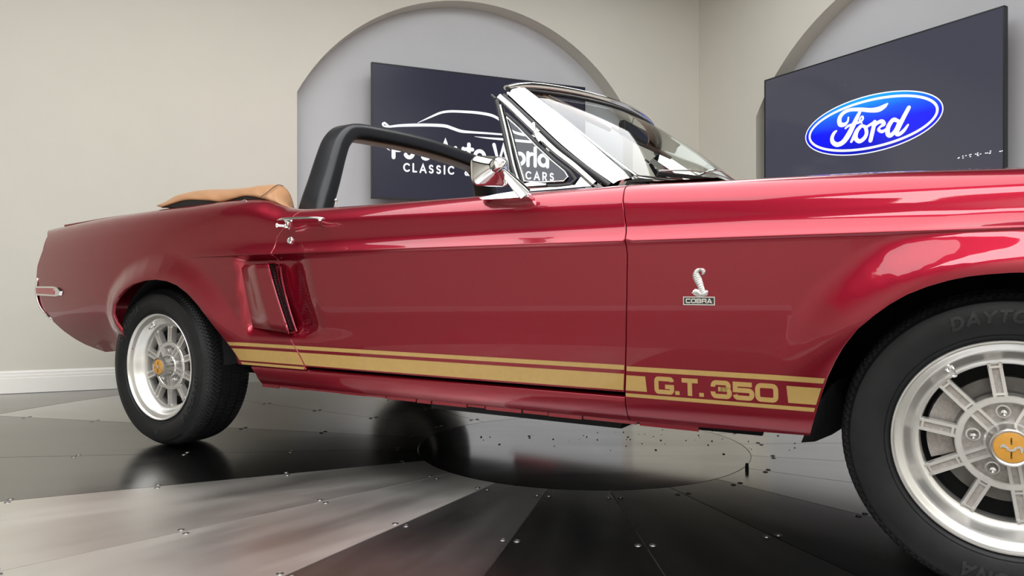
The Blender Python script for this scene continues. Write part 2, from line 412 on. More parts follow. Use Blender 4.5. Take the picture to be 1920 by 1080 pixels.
# baseboards: moulded profile (d out of the wall, h)
BP = [(0, 0), (.018, 0), (.018, .086), (.014, .090), (.014, .103), (.010, .108), (.010, .120), (.004, .129), (0, .131)]
def baseboard(name, pf, t0, t1):
    v = []
    for t in (t0, t1): v += [pf(t, h, -d) for d, h in BP]
    n = len(BP); f = [(i, i+1, n+i+1, n+i) for i in range(n-1)]
    return mesh(name, v, f, M['trimw'], kind='structure')
baseboard('baseboard_left', w1, -3.4, CORN_T); baseboard('baseboard_right', w2, 0, 7.6)
def seg(a, b):
    dx, dz = b[0]-a[0], b[1]-a[1]; L = math.hypot(dx, dz); dx /= L; dz /= L
    return (lambda t, h, d=0: room(a[0]+dx*t-dz*d, a[1]+dz*t+dx*d, h)), L
for nm, a, b in (('baseboard_side', P_b, P_l), ('baseboard_back', P_r, P_b)):
    pf, L = seg(a, b); baseboard(nm, pf, 0, L)

# ceiling lights
TC = (.271, 2.858)
def ceiling_light(cx, cz, sx, sz, rot, m, label, grp=None, drop=.02):
    t = empty('ceiling_light', room(cx, cz, CEIL-drop), ROTC+rot, label=label, category='light')
    if grp: t['group'] = grp
    fr = MB()
    for x, y, a, b in ((-sx/2, 0, .03, sz+.03), (sx/2, 0, .03, sz+.03), (0, -sz/2, sx+.03, .03), (0, sz/2, sx+.03, .03)):
        fr.add(*box_vf((x, y, 0), (a, b, .036)))
    fr.build('frame', M['trimw'], t, smooth=False)
    mesh('diffuser', [(-sx/2, -sz/2, 0), (sx/2, -sz/2, 0), (sx/2, sz/2, 0), (-sx/2, sz/2, 0)], [(0, 3, 2, 1)], m, t)
    return t
ANG1 = math.atan2(D1[1], D1[0])
M['fill_emit'] = mat('added_fill_panel', (.8, .8, .8, 1), rough=.6, emit=((.965, .985, 1, 1), L_FILL), noise=(3, .01))
ceiling_light(.9, -1.0, 5.6, 1.1, math.atan2(2.68, 8.03), M['fill_emit'], 'long added fill-light ceiling panel in front of the wall behind the viewer')  # unseen panel added for frontal fill off the back wall
ceiling_light(-.8, 1.5, 4.4, 3.7, ANG1, M['panel_emit'], 'large luminous ceiling panel above the metal turntable')

ceiling_light(1.15, 4.3, 1.5, 1.2, ANG1, M['panel_emit'], 'small square added luminous ceiling panel near the corner between the two arches')  # unseen panel added to brighten the right-hand wall
# ------------------------------------------------------------------ turntable
tt = empty('turntable', room(*TC, 0), ROTC, kind='structure')
seams = [166.6, 185.4, 203.2, 222.4, 239.6, 255.6, 272.6, 290, 308]
k = 326
while k < 166.6+360-9: seams.append(k); k += 18.1
seams = sorted(a % 360 for a in seams)
R0, R1 = .637, 2.885
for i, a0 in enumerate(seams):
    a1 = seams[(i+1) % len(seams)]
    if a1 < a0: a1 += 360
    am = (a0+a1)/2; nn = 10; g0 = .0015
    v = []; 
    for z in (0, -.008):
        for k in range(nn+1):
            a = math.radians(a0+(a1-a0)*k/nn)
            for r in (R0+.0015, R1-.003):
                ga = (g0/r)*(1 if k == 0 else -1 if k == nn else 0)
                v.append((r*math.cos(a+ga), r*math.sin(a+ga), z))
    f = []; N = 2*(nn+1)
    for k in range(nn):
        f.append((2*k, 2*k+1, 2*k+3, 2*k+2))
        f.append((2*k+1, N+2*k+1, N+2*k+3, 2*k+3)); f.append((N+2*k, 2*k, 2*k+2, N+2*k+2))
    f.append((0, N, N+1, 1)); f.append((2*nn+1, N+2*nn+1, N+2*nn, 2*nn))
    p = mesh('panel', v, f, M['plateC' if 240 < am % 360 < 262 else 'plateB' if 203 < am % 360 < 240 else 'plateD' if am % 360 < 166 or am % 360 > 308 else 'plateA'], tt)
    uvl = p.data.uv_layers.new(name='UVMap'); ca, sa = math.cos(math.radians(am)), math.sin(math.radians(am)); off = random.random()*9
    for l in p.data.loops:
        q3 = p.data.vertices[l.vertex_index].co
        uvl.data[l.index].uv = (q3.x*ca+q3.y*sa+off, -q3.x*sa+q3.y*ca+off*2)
v, f = lathe_vf([(-.008, R0-.001), (-.0006, R0-.001), (0, R0-.002)], 96, 'z')
n0 = len(v); f.append(tuple(i*3+2 for i in range(96)))
dsc = mesh('centre_disc', v, f, M['disc'], tt)
uvl = dsc.data.uv_layers.new(name='UVMap')
for l in dsc.data.loops:
    q3 = dsc.data.vertices[l.vertex_index].co; uvl.data[l.index].uv = (q3.x, q3.y)
v, f = lathe_vf([(-.009, R1-.001), (-.009, R1+.012), (-.002, R1+.012), (.0005, R1+.008), (.0005, R1+.002)], 128, 'z')
mesh('rim_band', v, f, M['satin'], tt)
v, f = lathe_vf([(-.0095, .001), (-.0095, R1)], 64, 'z'); mesh('bed_plate', v, f, M['matte'], tt)
# countersunk screws in pairs either side of every seam
sm = MB()
sm.add(*lathe_vf([(.0002, .0088), (.0012, .0080), (.0016, .0062), (.0008, .0046), (.0008, .0034), (.0016, .0030), (.0018, .0001)], 14, 'z'))
scr = None
for a in seams:
    for r in (.715, 1.112, 1.5, 1.89, 2.28, 2.67):
        if r > 2 and not (150 < a < 230): continue
        for sgn in (-1, 1):
            aa = math.radians(a)+sgn*.018/r
            if scr is None: scr = sm.build('screw', M['screw'], tt); o = scr
            else: o = scr.copy(); COL.objects.link(o); o.parent = tt
            o.location = (r*math.cos(aa), r*math.sin(aa), 0)
# rubber crumbs lying on the plates
cr = MB()
for i in range(60):
    a = random.uniform(0, 6.28); r = random.random()**.6*1.1
    x, y = .2+1.3*math.cos(a)*r*.6, .25*math.sin(a)*r+.1; s = random.uniform(.0012, .0045)
    cr.add(*box_vf((x, y, s*.3), (s*random.uniform(1, 2.4), s, s*.6), Matrix.Rotation(random.uniform(0, 3), 3, 'Z')))
o = cr.build('rubber_crumbs', M['matte'], None, smooth=False, kind='stuff', label='black rubber crumbs scattered on the plates under the car', category='debris')
o.location = tt.location+Vector((0, 0, .0002)); o.rotation_euler = (0, 0, ROTC)
pl = MB().add(*lathe_vf([(0, .0001), (0, .006), (.003, .0065), (.02, .0055), (.023, .0045), (.023, .0001)], 12, 'z')).build('rubber_plug', M['matte'], None, label='small black rubber plug standing on the floor beside the centre disc', category='plug')
pl.location = room(.80, 2.47, 0)
# ------------------------------------------------------------------ televisions
def television(wf, t0, label, scm):
    t = empty('television', wf(t0+.845, 1.25, 0), 0, label=label, category='television')
    B = t.location
    Wd, Ht = 1.69, .955
    def loc(a, h, d): return wf(t0+a, 1.25+h, d)-B
    def bx(mb, a0, a1, h0, h1, d0, d1):
        vv = [loc(a, h, d) for d in (d0, d1) for h in (h0, h1) for a in (a0, a1)]
        mb.add(vv, [(0, 2, 3, 1), (4, 5, 7, 6), (0, 1, 5, 4), (2, 6, 7, 3), (0, 4, 6, 2), (1, 3, 7, 5)])
    fr = MB()
    bx(fr, 0, .008, 0, Ht, -.016, .02); bx(fr, Wd-.008, Wd, 0, Ht, -.016, .02)
    bx(fr, 0, Wd, 0, .012, -.016, .02); bx(fr, 0, Wd, Ht-.008, Ht, -.016, .02)
    fr.build('bezel', M['tv_body'], t, smooth=False)
    b2 = MB(); bx(b2, .004, Wd-.004, .004, Ht-.004, -.002, .03); bx(b2, .3, Wd-.3, .15, Ht-.2, .03, .07); b2.build('back_cover', M['tv_body'], t, smooth=False)
    b3 = MB(); bx(b3, .6, Wd-.6, .3, Ht-.3, .07, .149); b3.build('wall_bracket', M['tv_body'], t, smooth=False)
    sc = mesh('screen', [loc(.008, .012, -.013), loc(Wd-.008, .012, -.013), loc(Wd-.008, Ht-.008, -.013), loc(.008, Ht-.008, -.013)], [(0, 1, 2, 3)], scm, t)
    return t, sc, B
# wall-left TV: the dealer's emblem -------------------------------------------
t1, sc1, B1 = television(w1, 2.183, 'wall television showing a white car outline and lettering, in the left arch', M['screen'])
def m1(a, h, d): return w1(a, h, -.0135-d)-B1
def zx(x, y):   # numbers read off the emblem, in its own plane (a, h)
    px_, py_ = 690+x/5.189, 190+y/5.189; a = (px_-960)/1360
    t = (a*AZ-AX)/(D1[0]-D1[1]*a); Z = AZ+D1[1]*t
    return (t, .62+(540-py_)/1360*Z)
def wstroke(lst, fn, k):
    P = spline([Vector((*fn(x, y), w*k)) for x, y, w in lst], 6)
    return ([(p.x, p.y) for p in P], [p.z for p in P], False)
K1 = 5.0/1360/5.189
em = [[(158, 214, 22), (142, 222, 22), (148, 242, 16), (200, 250, 18), (300, 240, 25), (450, 235, 30), (600, 235, 30), (740, 243, 32), (820, 268, 32), (900, 294, 30), (1000, 304, 24), (1150, 314, 20), (1310, 326, 18), (1400, 330, 14)],
      [(158, 214, 22), (190, 238, 16), (215, 258, 6)],
      [(1330, 230, 8), (1405, 296, 24), (1470, 320, 30), (1560, 336, 26), (1680, 348, 14), (1760, 352, 3)],
      [(480, 212, 4), (600, 158, 17), (700, 116, 22), (790, 102, 24), (900, 104, 25), (1050, 114, 28), (1180, 136, 30), (1250, 166, 28), (1290, 200, 18), (1310, 225, 4)],
      [(1030, 346, 2), (1150, 360, 16), (1320, 374, 24), (1450, 386, 28), (1600, 400, 26), (1700, 408, 14), (1790, 412, 2)],
      [(150, 340, 4), (150, 415, 17), (170, 450, 15), (212, 484, 2)]]
st = [wstroke(l, zx, K1*1.0) for l in em]
strokes_vf(st, m1, .0006).build('emblem', M['px_white'], sc1, smooth=False)
st = []
x = 2.325
for wd, tr in (("PJ's", .0), ('Auto', .02), ('World', .02)):
    s_, x = text_strokes(wd, GEO, x, 1.547+.012*(x-2.3), .137, .028, 1.0, .02); st += s_; x += .052
XE = x
strokes_vf(st, m1, .0006).build('lettering', M['px_white'], sc1, smooth=False)
stc, _ = text_strokes('CLASSIC', GEO, 2.41, 1.452, .058, .0115, 1.0, .30)
ste, _ = text_strokes('&', GEO, 2.87, 1.452, .058, .0115, .82, .22)
stf, _ = text_strokes('MUSCLE', GEO, 2.96, 1.452, .058, .0115, .82, .22)
std, _ = text_strokes('CARS', GEO, 3.36, 1.452, .058, .0115, 1.0, .36)
for q_ in (stc, ste, stf, std): strokes_vf(q_, m1, .0006).build('lettering', M['px_white'], sc1, smooth=False)
# wall-right TV: blue oval ------------------------------------------------------
t2, sc2, B2 = television(w2, .715, 'wall television showing a blue oval emblem, in the right arch', M['screen_reflect'])
def m2(a, h, d): return w2(a, h, -.0135-d)-B2
OC = (1.575, 1.700)
def blue_mat():
    m = bpy.data.materials.new('lit_blue_pixels'); m.use_nodes = True; nt = m.node_tree; b = nt.nodes['Principled BSDF']
    b.inputs['Base Color'].default_value = (.01, .01, .02, 1); b.inputs['Roughness'].default_value = .12
    tc = nt.nodes.new('ShaderNodeTexCoord'); sp = nt.nodes.new('ShaderNodeSeparateXYZ'); nt.links.new(tc.outputs['Generated'], sp.inputs[0])
    cr_ = nt.nodes.new('ShaderNodeValToRGB'); e = cr_.color_ramp.elements
    e[0].position = 0; e[0].color = rgb(0, 18, 150); e[1].position = 1; e[1].color = rgb(0, 165, 255)
    for p_, c_ in ((.3, (0, 10, 225)), (.5, (0, 15, 245)), (.72, (0, 85, 255))):
        n_ = e.new(p_); n_.color = rgb(*c_)
    nt.links.new(sp.outputs[2], cr_.inputs[0]); nt.links.new(cr_.outputs[0], b.inputs['Emission Color']); b.inputs['Emission Strength'].default_value = 1.0
    return m
M['px_blue'] = blue_mat()
def ell(rx, ry, n=72): return [Vector((OC[0]+rx*math.cos(2*math.pi*i/n), OC[1]+ry*math.sin(2*math.pi*i/n))) for i in range(n)]
E0 = ell(.492, .192)
mesh('oval_badge', [m2(p.x, p.y, .0004) for p in E0], [tuple(range(72))], M['px_blue'], sc2)
strokes_vf([(ell(.488, .188), .007, True), (ell(.455, .157), .016, True)], m2, .0009).build('oval_ring', M['px_white'], sc2, smooth=False)
def zf(x, y):
    px_, py_ = 1500+x/6.4, 150+y/6.4; a = (px_-960)/1360
    s = (a*CORN[1]-CORN[0])/(D2[0]+.870*a); Z = CORN[1]-.870*s
    return (s, .62+(540-py_)/1360*Z)
K2 = 4.62/1360/6.4
fs = [[(597, 452, 22), (588, 500, 30), (550, 537, 48), (500, 535, 62), (488, 480, 62), (515, 420, 52), (575, 375, 46), (650, 358, 44), (760, 358, 50), (860, 366, 54), (960, 355, 66), (1030, 318, 52), (1065, 288, 22)],
      [(735, 385, 40), (700, 455, 56), (650, 560, 66), (592, 670, 74), (530, 750, 66), (460, 778, 60), (408, 745, 58), (402, 690, 52), (425, 640, 44), (452, 615, 26)],
      [(562, 582, 26), (600, 552, 32), (680, 525, 30), (740, 505, 30), (772, 468, 26), (766, 440, 22), (745, 452, 20), (732, 490, 20), (762, 525, 16)],
      [(632, 742, 34), (660, 690, 46), (700, 610, 52), (745, 560, 46)],
      [(745, 555, 44), (700, 620, 50), (685, 700, 56), (730, 738, 52), (788, 700, 52), (815, 640, 48), (802, 575, 46), (770, 552, 36)],
      [(800, 575, 32), (850, 545, 34), (905, 512, 40)],
      [(912, 508, 54), (892, 600, 54), (862, 728, 54)],
      [(895, 570, 30), (950, 515, 44), (1000, 500, 50), (1022, 532, 50), (985, 560, 30), (958, 598, 34), (1000, 622, 40), (1045, 598, 32)],
      [(1195, 495, 40), (1135, 482, 52), (1078, 560, 58), (1068, 640, 58), (1102, 668, 52), (1160, 610, 46), (1200, 520, 40)],
      [(1322, 335, 50), (1250, 470, 56), (1178, 620, 60), (1202, 655, 46), (1262, 610, 42), (1312, 542, 26)]]
strokes_vf([wstroke(l, zf, K2) for l in fs], m2, .0014).build('script', M['px_white'], sc2, smooth=False)
# short run of broken subtitle pixels at the lower right of the screen
bp_ = MB()
for px_, py_, w_ in ((1799, 297, .006), (1810, 296, .02), (1822, 293, .015), (1833, 292, .018), (1838, 290, .02), (1852, 290, .015), (1858, 287, .012), (1880, 283, .02), (1888, 284, .01)):
    s, h = zf((px_-1500)*6.4, (py_-150)*6.4)
    for k in range(3):
        a = s+random.uniform(-w_, w_)*.6; b = h+random.uniform(-.008, .008)
        if a > .715+1.675: continue
        bp_.add([m2(a, b, .0005), m2(a+.008, b, .0005), m2(a+.008, b+.005, .0005), m2(a, b+.005, .0005)], [(0, 1, 2, 3)])
bp_.build('subtitle_pixels', M['px_white'], sc2, smooth=False, rec=False, kind='stuff')
#==CAR==

# ------------------------------------------------------------------ the car
YC = .86                                     # centre plane
ORG = Vector((1.3715, YC, 0))
car = empty('car', ORG, 0, label='dark red classic convertible with gold side stripes standing on the metal turntable', category='car')
def cmesh(name, v, f, m, parent=car, **k): return mesh(name, [Vector(q_)-ORG for q_ in v], f, m, parent, **k)
def cbuild(mb, name, m, parent=car, **k):
    mb.v = [tuple(Vector(q_)-ORG) for q_ in mb.v]; return mb.build(name, m, parent, **k)
def mirror_copy(o, parent=car):
    c = o.copy(); COL.objects.link(c); c.parent = parent; c.scale = (1, -1, 1)
    for ch in o.children:
        d = ch.copy(); COL.objects.link(d); d.parent = c
    return c
def ray(px_, py_):
    a, b = (px_-960)/FPX, (540-py_)/FPX; return RIGHT*a+FWD+Vector((0, 0, b))
def on_y(px_, py_, y):
    d = ray(px_, py_); t = (y-CAM.y)/d.y; return CAM+d*t
def on_plane(px_, py_, y0, k, z0=.88):       # plane y = y0 + k (z - z0)
    d = ray(px_, py_); t = (y0-CAM.y+k*(CAM.z-z0))/(d.y-k*d.z); return CAM+d*t
def smooth(a, b, x):
    t = max(0., min(1., (x-a)/(b-a))); return t*t*(3-2*t)
def interp(tab):
    """monotone cubic"""
    xs = [p[0] for p in tab]; ys = [p[1] for p in tab]; n = len(xs)
    d = [(ys[i+1]-ys[i])/(xs[i+1]-xs[i]) for i in range(n-1)]
    m_ = [d[0]]+[0 if d[i-1]*d[i] <= 0 else 2*d[i-1]*d[i]/(d[i-1]+d[i]) for i in range(1, n-1)]+[d[-1]]
    def fn(x):
        if x <= xs[0]: return ys[0]+m_[0]*(x-xs[0])
        if x >= xs[-1]: return ys[-1]+m_[-1]*(x-xs[-1])
        i = 0
        while x > xs[i+1]: i += 1
        h = xs[i+1]-xs[i]; t = (x-xs[i])/h
        return (2*t**3-3*t*t+1)*ys[i]+(t**3-2*t*t+t)*h*m_[i]+(-2*t**3+3*t*t)*ys[i+1]+(t**3-t*t)*h*m_[i+1]
    return fn
ZT = interp([(-1.1, .895), (-.95, .902), (-.726, .912), (-.562, .920), (-.281, .930), (.077, .939), (.38, .943), (.48, .941), (.56, .932), (.63, .912), (.70, .894), (.78, .888), (.90, .887), (1.147, .886), (1.535, .885), (1.93, .884), (2.13, .878), (2.47, .870), (2.76, .857), (3.2, .84), (3.6, .80)])
ZCR = .735
UP_D = interp([(0, .020), (.21, -.012), (.35, -.022), (.55, -.028), (.74, -.033), (.88, -.042), (1, -.055)])
UP_Q = interp([(0, .030), (.16, -.004), (.30, -.018), (.5, -.030), (.75, -.038), (1, -.043)])
LO_D = interp([(.25, .030), (.285, .004), (.31, -.016), (.34, -.026), (.40, -.033), (.48, -.0405), (.58, -.0465), (.68, -.0485), (.715, -.0488), (.728, -.0500), (.735, -.055)])
LO_Q = interp([(.25, .030), (.285, .004), (.31, -.016), (.34, -.026), (.40, -.033), (.48, -.0395), (.58, -.0430), (.68, -.0440), (.735, -.043)])
LO_T = interp([(.25, .11), (.34, .05), (.40, .012), (.46, -.016), (.52, -.034), (.60, -.043), (.68, -.0445), (.735, -.043)])
def arch_line(pix, y): return [(p.x, p.z) for p in (on_y(a, b, y) for a, b in pix)]
RARCH = arch_line([(213, 658), (208, 640), (201, 610), (201, 590), (206, 572), (215, 558), (229, 543), (245, 533), (266, 526), (290, 524), (311, 527), (330, 535), (350, 550), (370, 572), (386, 595), (400, 620), (410, 640), (422, 665), (434, 690), (448, 710), (462, 722)], -.072)
FARCH = arch_line([(1507, 829), (1513, 808), (1525, 770), (1535, 740), (1547, 710), (1562, 680), (1580, 650), (1607, 617), (1640, 590), (1668, 570), (1700, 552), (1738, 537), (1780, 525), (1815, 518), (1850, 514), (1890, 511)], -.078)
FXC = 2.752
FARCH = [p for p in FARCH if p[0] < FXC-.01]; ztop = FARCH[-1][1]
FARCH += [(FXC, ztop+.0005)]+[(2*FXC-x, z) for x, z in reversed(FARCH)]
def seg_dist(line, x, z):
    best = 9
    for i in range(len(line)-1):
        ax, az = line[i]; bx_, bz = line[i+1]; dx, dz = bx_-ax, bz-az
        t = max(0, min(1, ((x-ax)*dx+(z-az)*dz)/(dx*dx+dz*dz))); d = math.hypot(x-ax-dx*t, z-az-dz*t)
        if d < best: best = d
    return best
def f0(x, z):
    """body side without flares: y of the skin at length x, height z"""
    zt = ZT(x); wq = 1-smooth(.10, .62, x)
    if z > ZCR:
        s = (zt-z)/(zt-ZCR); y = UP_D(s)*(1-wq)+UP_Q(s)*wq
    else:
        wt = 1-smooth(-.45, .0, x)
        lo = LO_Q(z)*(1-wt)+LO_T(z)*wt
        y = LO_D(z)*(1-wq)+lo*wq
    y += .010*((x-1.3)/1.5)**2
    if x < .1: y += .032*((.1-x)/1.0)**2
    return y
def recess(x, z):
    if x < .40 or x > 1.25 or z > .745 or z < .43: return 0
    k = smooth(.735, .712, z)*smooth(.440, .500, z)
    xf = .955-.18*max(0, (.70-z))*.0
    lean = (.70-z)*.30
    r = smooth(.500+lean*.55, .530+lean*.55, x)*(1-smooth(.745+lean*.9, .885+lean*.9, x))
    far = smooth(.5, .56, x)*(1-smooth(.80, 1.22, x))
    return k*(r*.026+far*.006)
def f(x, z):
    y = f0(x, z)+recess(x, z)
    if 2.2 < x < 3.3 and z < .80:
        d = seg_dist(FARCH, x, z); y -= .036*(1-smooth(.0, .125, d))*smooth(.36, .56, z)
    elif -.42 < x < .62 and z < .80:
        d = seg_dist(RARCH, x, z); y -= .030*(1-smooth(.0, .105, d))*smooth(.36, .54, z)
    return y
RT = .030; PMAX = 1.38
def Mp(x, w):
    """skin parameter (x, w): w is height up to the shoulder, then runs over the shoulder roll and inwards"""
    zt = ZT(x); z0 = zt-RT
    if w <= z0: return Vector((x, f(x, w), w))
    y0 = f(x, z0); m_ = (y0-f(x, z0-.003))/.003; p0 = math.atan(m_)
    R = RT/(math.sin(PMAX)-math.sin(p0)); q_ = w-z0; L = R*(PMAX-p0)
    if q_ < L:
        p = p0+q_/R; return Vector((x, y0+R*(math.cos(p0)-math.cos(p)), z0+R*(math.sin(p)-math.sin(p0))))
    e = q_-L
    return Vector((x, y0+R*(math.cos(p0)-math.cos(PMAX))+e*math.sin(PMAX)*1.0, z0+RT+e*math.cos(PMAX)*.35))
def wtop(x, extra):
    z0 = ZT(x)-RT; y0 = f0(x, z0); m_ = (y0-f0(x, z0-.003))/.003; p0 = math.atan(m_)
    return z0+RT/(math.sin(PMAX)-math.sin(p0))*(PMAX-p0)+extra
def Mn(x, w):
    e = .0012
    a = Mp(x+e, w)-Mp(x-e, w); b = Mp(x, w+e)-Mp(x, w-e)
    n = a.cross(b)
    if n.length < 1e-12: return Vector((0, -1, 0))
    n.normalize()
    return n
def side_pt(px_, py_, extra=0):
    y = -.05
    for _ in range(30):
        p = on_y(px_, py_, y); y = max(-.12, min(.10, .4*y+.6*(f(p.x, p.z)+extra)))
    return (p.x, p.z)
def side_pts(l): return [side_pt(*q_) for q_ in l]
def inside(poly, x, z):
    c = False; j = len(poly)-1
    for i in range(len(poly)):
        a, b = poly[i], poly[j]
        if (a[1] > z) != (b[1] > z) and x < (b[0]-a[0])*(z-a[1])/(b[1]-a[1])+a[0]: c = not c
        j = i
    return c
def dense(poly, step):
    out = []
    for i in range(len(poly)):
        a, b = poly[i], poly[(i+1) % len(poly)]; L = math.hypot(b[0]-a[0], b[1]-a[1]); n = max(1, int(round(L/step)))
        for k in range(n): out.append((a[0]+(b[0]-a[0])*k/n, a[1]+(b[1]-a[1])*k/n))
    return out
ROWS = []
z_ = .27
while z_ < 1.02:
    ROWS.append(z_)
    dz = .0095
    if abs(z_-ZCR) < .02: dz = .003
    elif abs(z_-ZCR) < .04: dz = .005
    elif z_ > .835: dz = .005
    z_ += dz
def panel(name, poly, m, step=.016, flange=.014, parent=car, hole=None):
    poly = dense(poly, .009)
    xs = [p[0] for p in poly]; x0, x1 = min(xs), max(xs)
    pts = list(poly); nb = len(poly)
    grid = []
    cell = {}
    for p in poly: cell.setdefault((int(p[0]/.01), int(p[1]/.01)), []).append(p)
    def near(x, z, r=.0045):
        cx, cz = int(x/.01), int(z/.01)
        for i in (-1, 0, 1):
            for j in (-1, 0, 1):
                for p in cell.get((cx+i, cz+j), ()):
                    if abs(p[0]-x) < r and abs(p[1]-z) < r*.6: return True
        return False
    nx = int((x1-x0)/step)
    for i in range(nx+1):
        x = x0+(x1-x0)*(i+.5)/(nx+1)
        for z in ROWS:
            if inside(poly, x, z) and not near(x, z): pts.append((x, z))
    vo, eo, fo, *_ = geometry.delaunay_2d_cdt([Vector(p) for p in pts], [(i, (i+1) % nb) for i in range(nb)], [], 1, 1e-7)
    V = [Mp(p.x, p.y) for p in vo]; N = [Mn(p.x, p.y) for p in vo]; F = []
    for fc in fo:
        a, b, c = (V[i] for i in fc[:3]); nn = (b-a).cross(c-a)
        F.append(tuple(fc) if nn.dot(N[fc[0]]) > 0 else tuple(fc)[::-1])
    # returned edge round the panel, so the skin has thickness
    cnt = {}
    for fc in F:
        for i in range(len(fc)):
            e = (fc[i], fc[(i+1) % len(fc)]); cnt[e] = 1
    for (a, b) in list(cnt):
        if (b, a) in cnt: continue
        d = (V[b]-V[a]).normalized(); en = d.cross(N[a]).normalized()
        n0 = len(V)
        V += [V[a]-N[a]*.0003+en*.0006, V[b]-N[b]*.0003+en*.0006, V[b]-N[b]*flange, V[a]-N[a]*flange]; N += [(N[a]+en).normalized(), (N[b]+en).normalized(), en, en]
        V += [V[a], V[b]]; N += [N[a], N[b]]
        F.append((n0+4, n0, n0+1, n0+5)[::-1] if False else (n0+5, n0+4, n0, n0+1)); F.append((n0+1, n0, n0+3, n0+2))
    return cmesh(name, V, F, m, parent, smooth=True, normals=N, sharp=False)
# outlines (x, w)
GAP = .0022
dr = [(p[0], p[1]) for p in side_pts([(519, 445), (515, 462), (513, 480), (521, 520), (533, 570), (545, 622), (560, 662), (573, 692)])]
dr_top = .755
DR = [(dr_top+.03, wtop(.785, .05)), (dr_top+.02, .895), (dr_top+.004, .872), (dr_top-.012, .84)]+dr
DR[-1] = (DR[-1][0], .362)
df = side_pts([(1165, 380), (1172, 420), (1176, 460), (1175, 560), (1173, 680), (1171, 742)])
DFX = lambda z: interp(sorted([(p[1], p[0]) for p in df]))(min(max(z, .36), .84))
DF = [(DFX(.84), wtop(1.95, .05)), (DFX(.84), .88), (DFX(.82), .84), (DFX(.76), .76), (DFX(.7), .70), (DFX(.6), .60), (DFX(.5), .50), (DFX(.42), .42), (DFX(.365), .362)]
def shift(l, d): return [(x+d, z) for x, z in l]
def top_line(x0, x1, extra, n=40): return [(x0+(x1-x0)*i/n, wtop(x0+(x1-x0)*i/n, extra)) for i in range(n+1)]
# door
door_poly = shift(DR, GAP)[::-1][:-1]+top_line(DR[0][0]+GAP, DF[0][0]-GAP, .045)+shift(DF, -GAP)[1:]
door_poly[0] = (door_poly[0][0], .3625); door_poly[-1] = (door_poly[-1][0], .3625)
door = panel('door', door_poly, M['paint'])
# front fender
NOSE = [(3.50, .335), (3.50, .5), (3.50, .7), (3.48, wtop(3.48, .05))]
fend_poly = [(DFX(.36)+GAP, .283)]+shift(DF, GAP)[::-1]+top_line(DF[0][0]+GAP, 3.48, .050, 70)[1:]+NOSE[:-1][::-1]+FARCH[::-1]
fend_poly = [p for p in fend_poly]
fender = panel('fender', fend_poly, M['paint'])
# quarter panel
rear = side_pts([(106, 418), (98, 426), (89, 443), (80, 470), (70, 500), (68, 528), (68, 548), (72, 568), (80, 583), (100, 603), (120, 621), (140, 635), (160, 646), (180, 654), (198, 660)])
REAR = [(p[0], p[1]) for p in rear]
REAR[0] = (REAR[0][0], ZT(REAR[0][0])-.004)
qx1 = DR[0][0]-GAP
q_top = top_line(REAR[0][0]+.012, qx1, .030, 70)
RA = [p for p in RARCH if p[1] > .37 or p[0] < 0]
lowr = RA[-1]
quarter_poly = q_top+shift(DR, -GAP)[1:-1]+[(DR[-1][0]-GAP, .352)]+[(lowr[0]+.012, .352)]+RA[::-1]+REAR[::-1]
quarter = panel('quarter_panel', quarter_poly, M['paint'])
# rocker below the door: a separate sweep, slightly inset
def rk(x, z): return f0(x, z)+.004
RX0, RX1 = RARCH[-1][0]-.045, DFX(.36)-GAP
v = []; fcs = []; zs = [.353, .350, .344, .330, .315, .305, .297, .290, .285, .283, .283, .286]
dy = [.02, .0035, .0, .0, .0, .0, .0, .0, .004, .012, .024, .06]
nxr = 60
for i in range(nxr+1):
    x = RX0+(RX1-RX0)*i/nxr
    for z, d in zip(zs, dy): v.append((x+(.045*(.353-z)/.07 if i == 0 else 0), rk(x, max(z, .289))+d, z))
n = len(zs)
for i in range(nxr):
    for j in range(n-1): fcs.append((i*n+j, i*n+j+1, (i+1)*n+j+1, (i+1)*n+j))
rocker = cmesh('rocker_panel', v, fcs, M['paint'], smooth=True, sharp=60)
fix_normals(rocker)
pw = MB()
x = RX0+.02
while x < 2.02:      # pinch weld seam with dents and drain notches
    L = random.uniform(.05, .16); z1 = .276+random.uniform(-.003, .003)
    pw.add(*box_vf((x+L/2, .015, (z1+.290)/2), (L*random.uniform(.93, 1.0), .003, .290-z1)))
    x += L
cbuild(pw, 'pinch_weld', M['paint'], smooth=False)
# gold stripes ------------------------------------------------------------------
def stripe(za, zb, xa, xb, n=90, ea=None, eb=None, h=.0009, name='stripe', parent=None, target=None):
    v = []; fc = []; N = []
    for i in range(n+1):
        for k in range(5):
            z = za+(zb-za)*k/4
            a = xa(z) if callable(xa) else xa; b = xb(z) if callable(xb) else xb
            x = a+(b-a)*i/n; nrm = Mn(x, z); v.append(Mp(x, z)+nrm*h); N.append(nrm)
    for i in range(n):
        for k in range(4): fc.append((i*5+k, i*5+k+1, (i+1)*5+k+1, (i+1)*5+k))
    return cmesh(name, v, fc, M['gold'], parent or car, smooth=True, normals=N, sharp=False)
def xa_arch(line, front):
    def g(z):
        best = None
        for i in range(len(line)-1):
            (ax, az), (bx_, bz) = line[i], line[i+1]
            if (az-z)*(bz-z) <= 0 and az != bz:
                x = ax+(bx_-ax)*(z-az)/(bz-az); best = x if best is None else (max(best, x) if front else min(best, x))
        return best
    return g
xr = xa_arch(RARCH, True); xf = xa_arch(FARCH, False)
DRX = interp(sorted([(p[1], p[0]) for p in DR[1:]]))
bands = [(.4295, .4185), (.4085, .3685), (.3620, .3555)]
bands = [(.4300, .4180), (.4080, .3670), (.3610, .3525)]
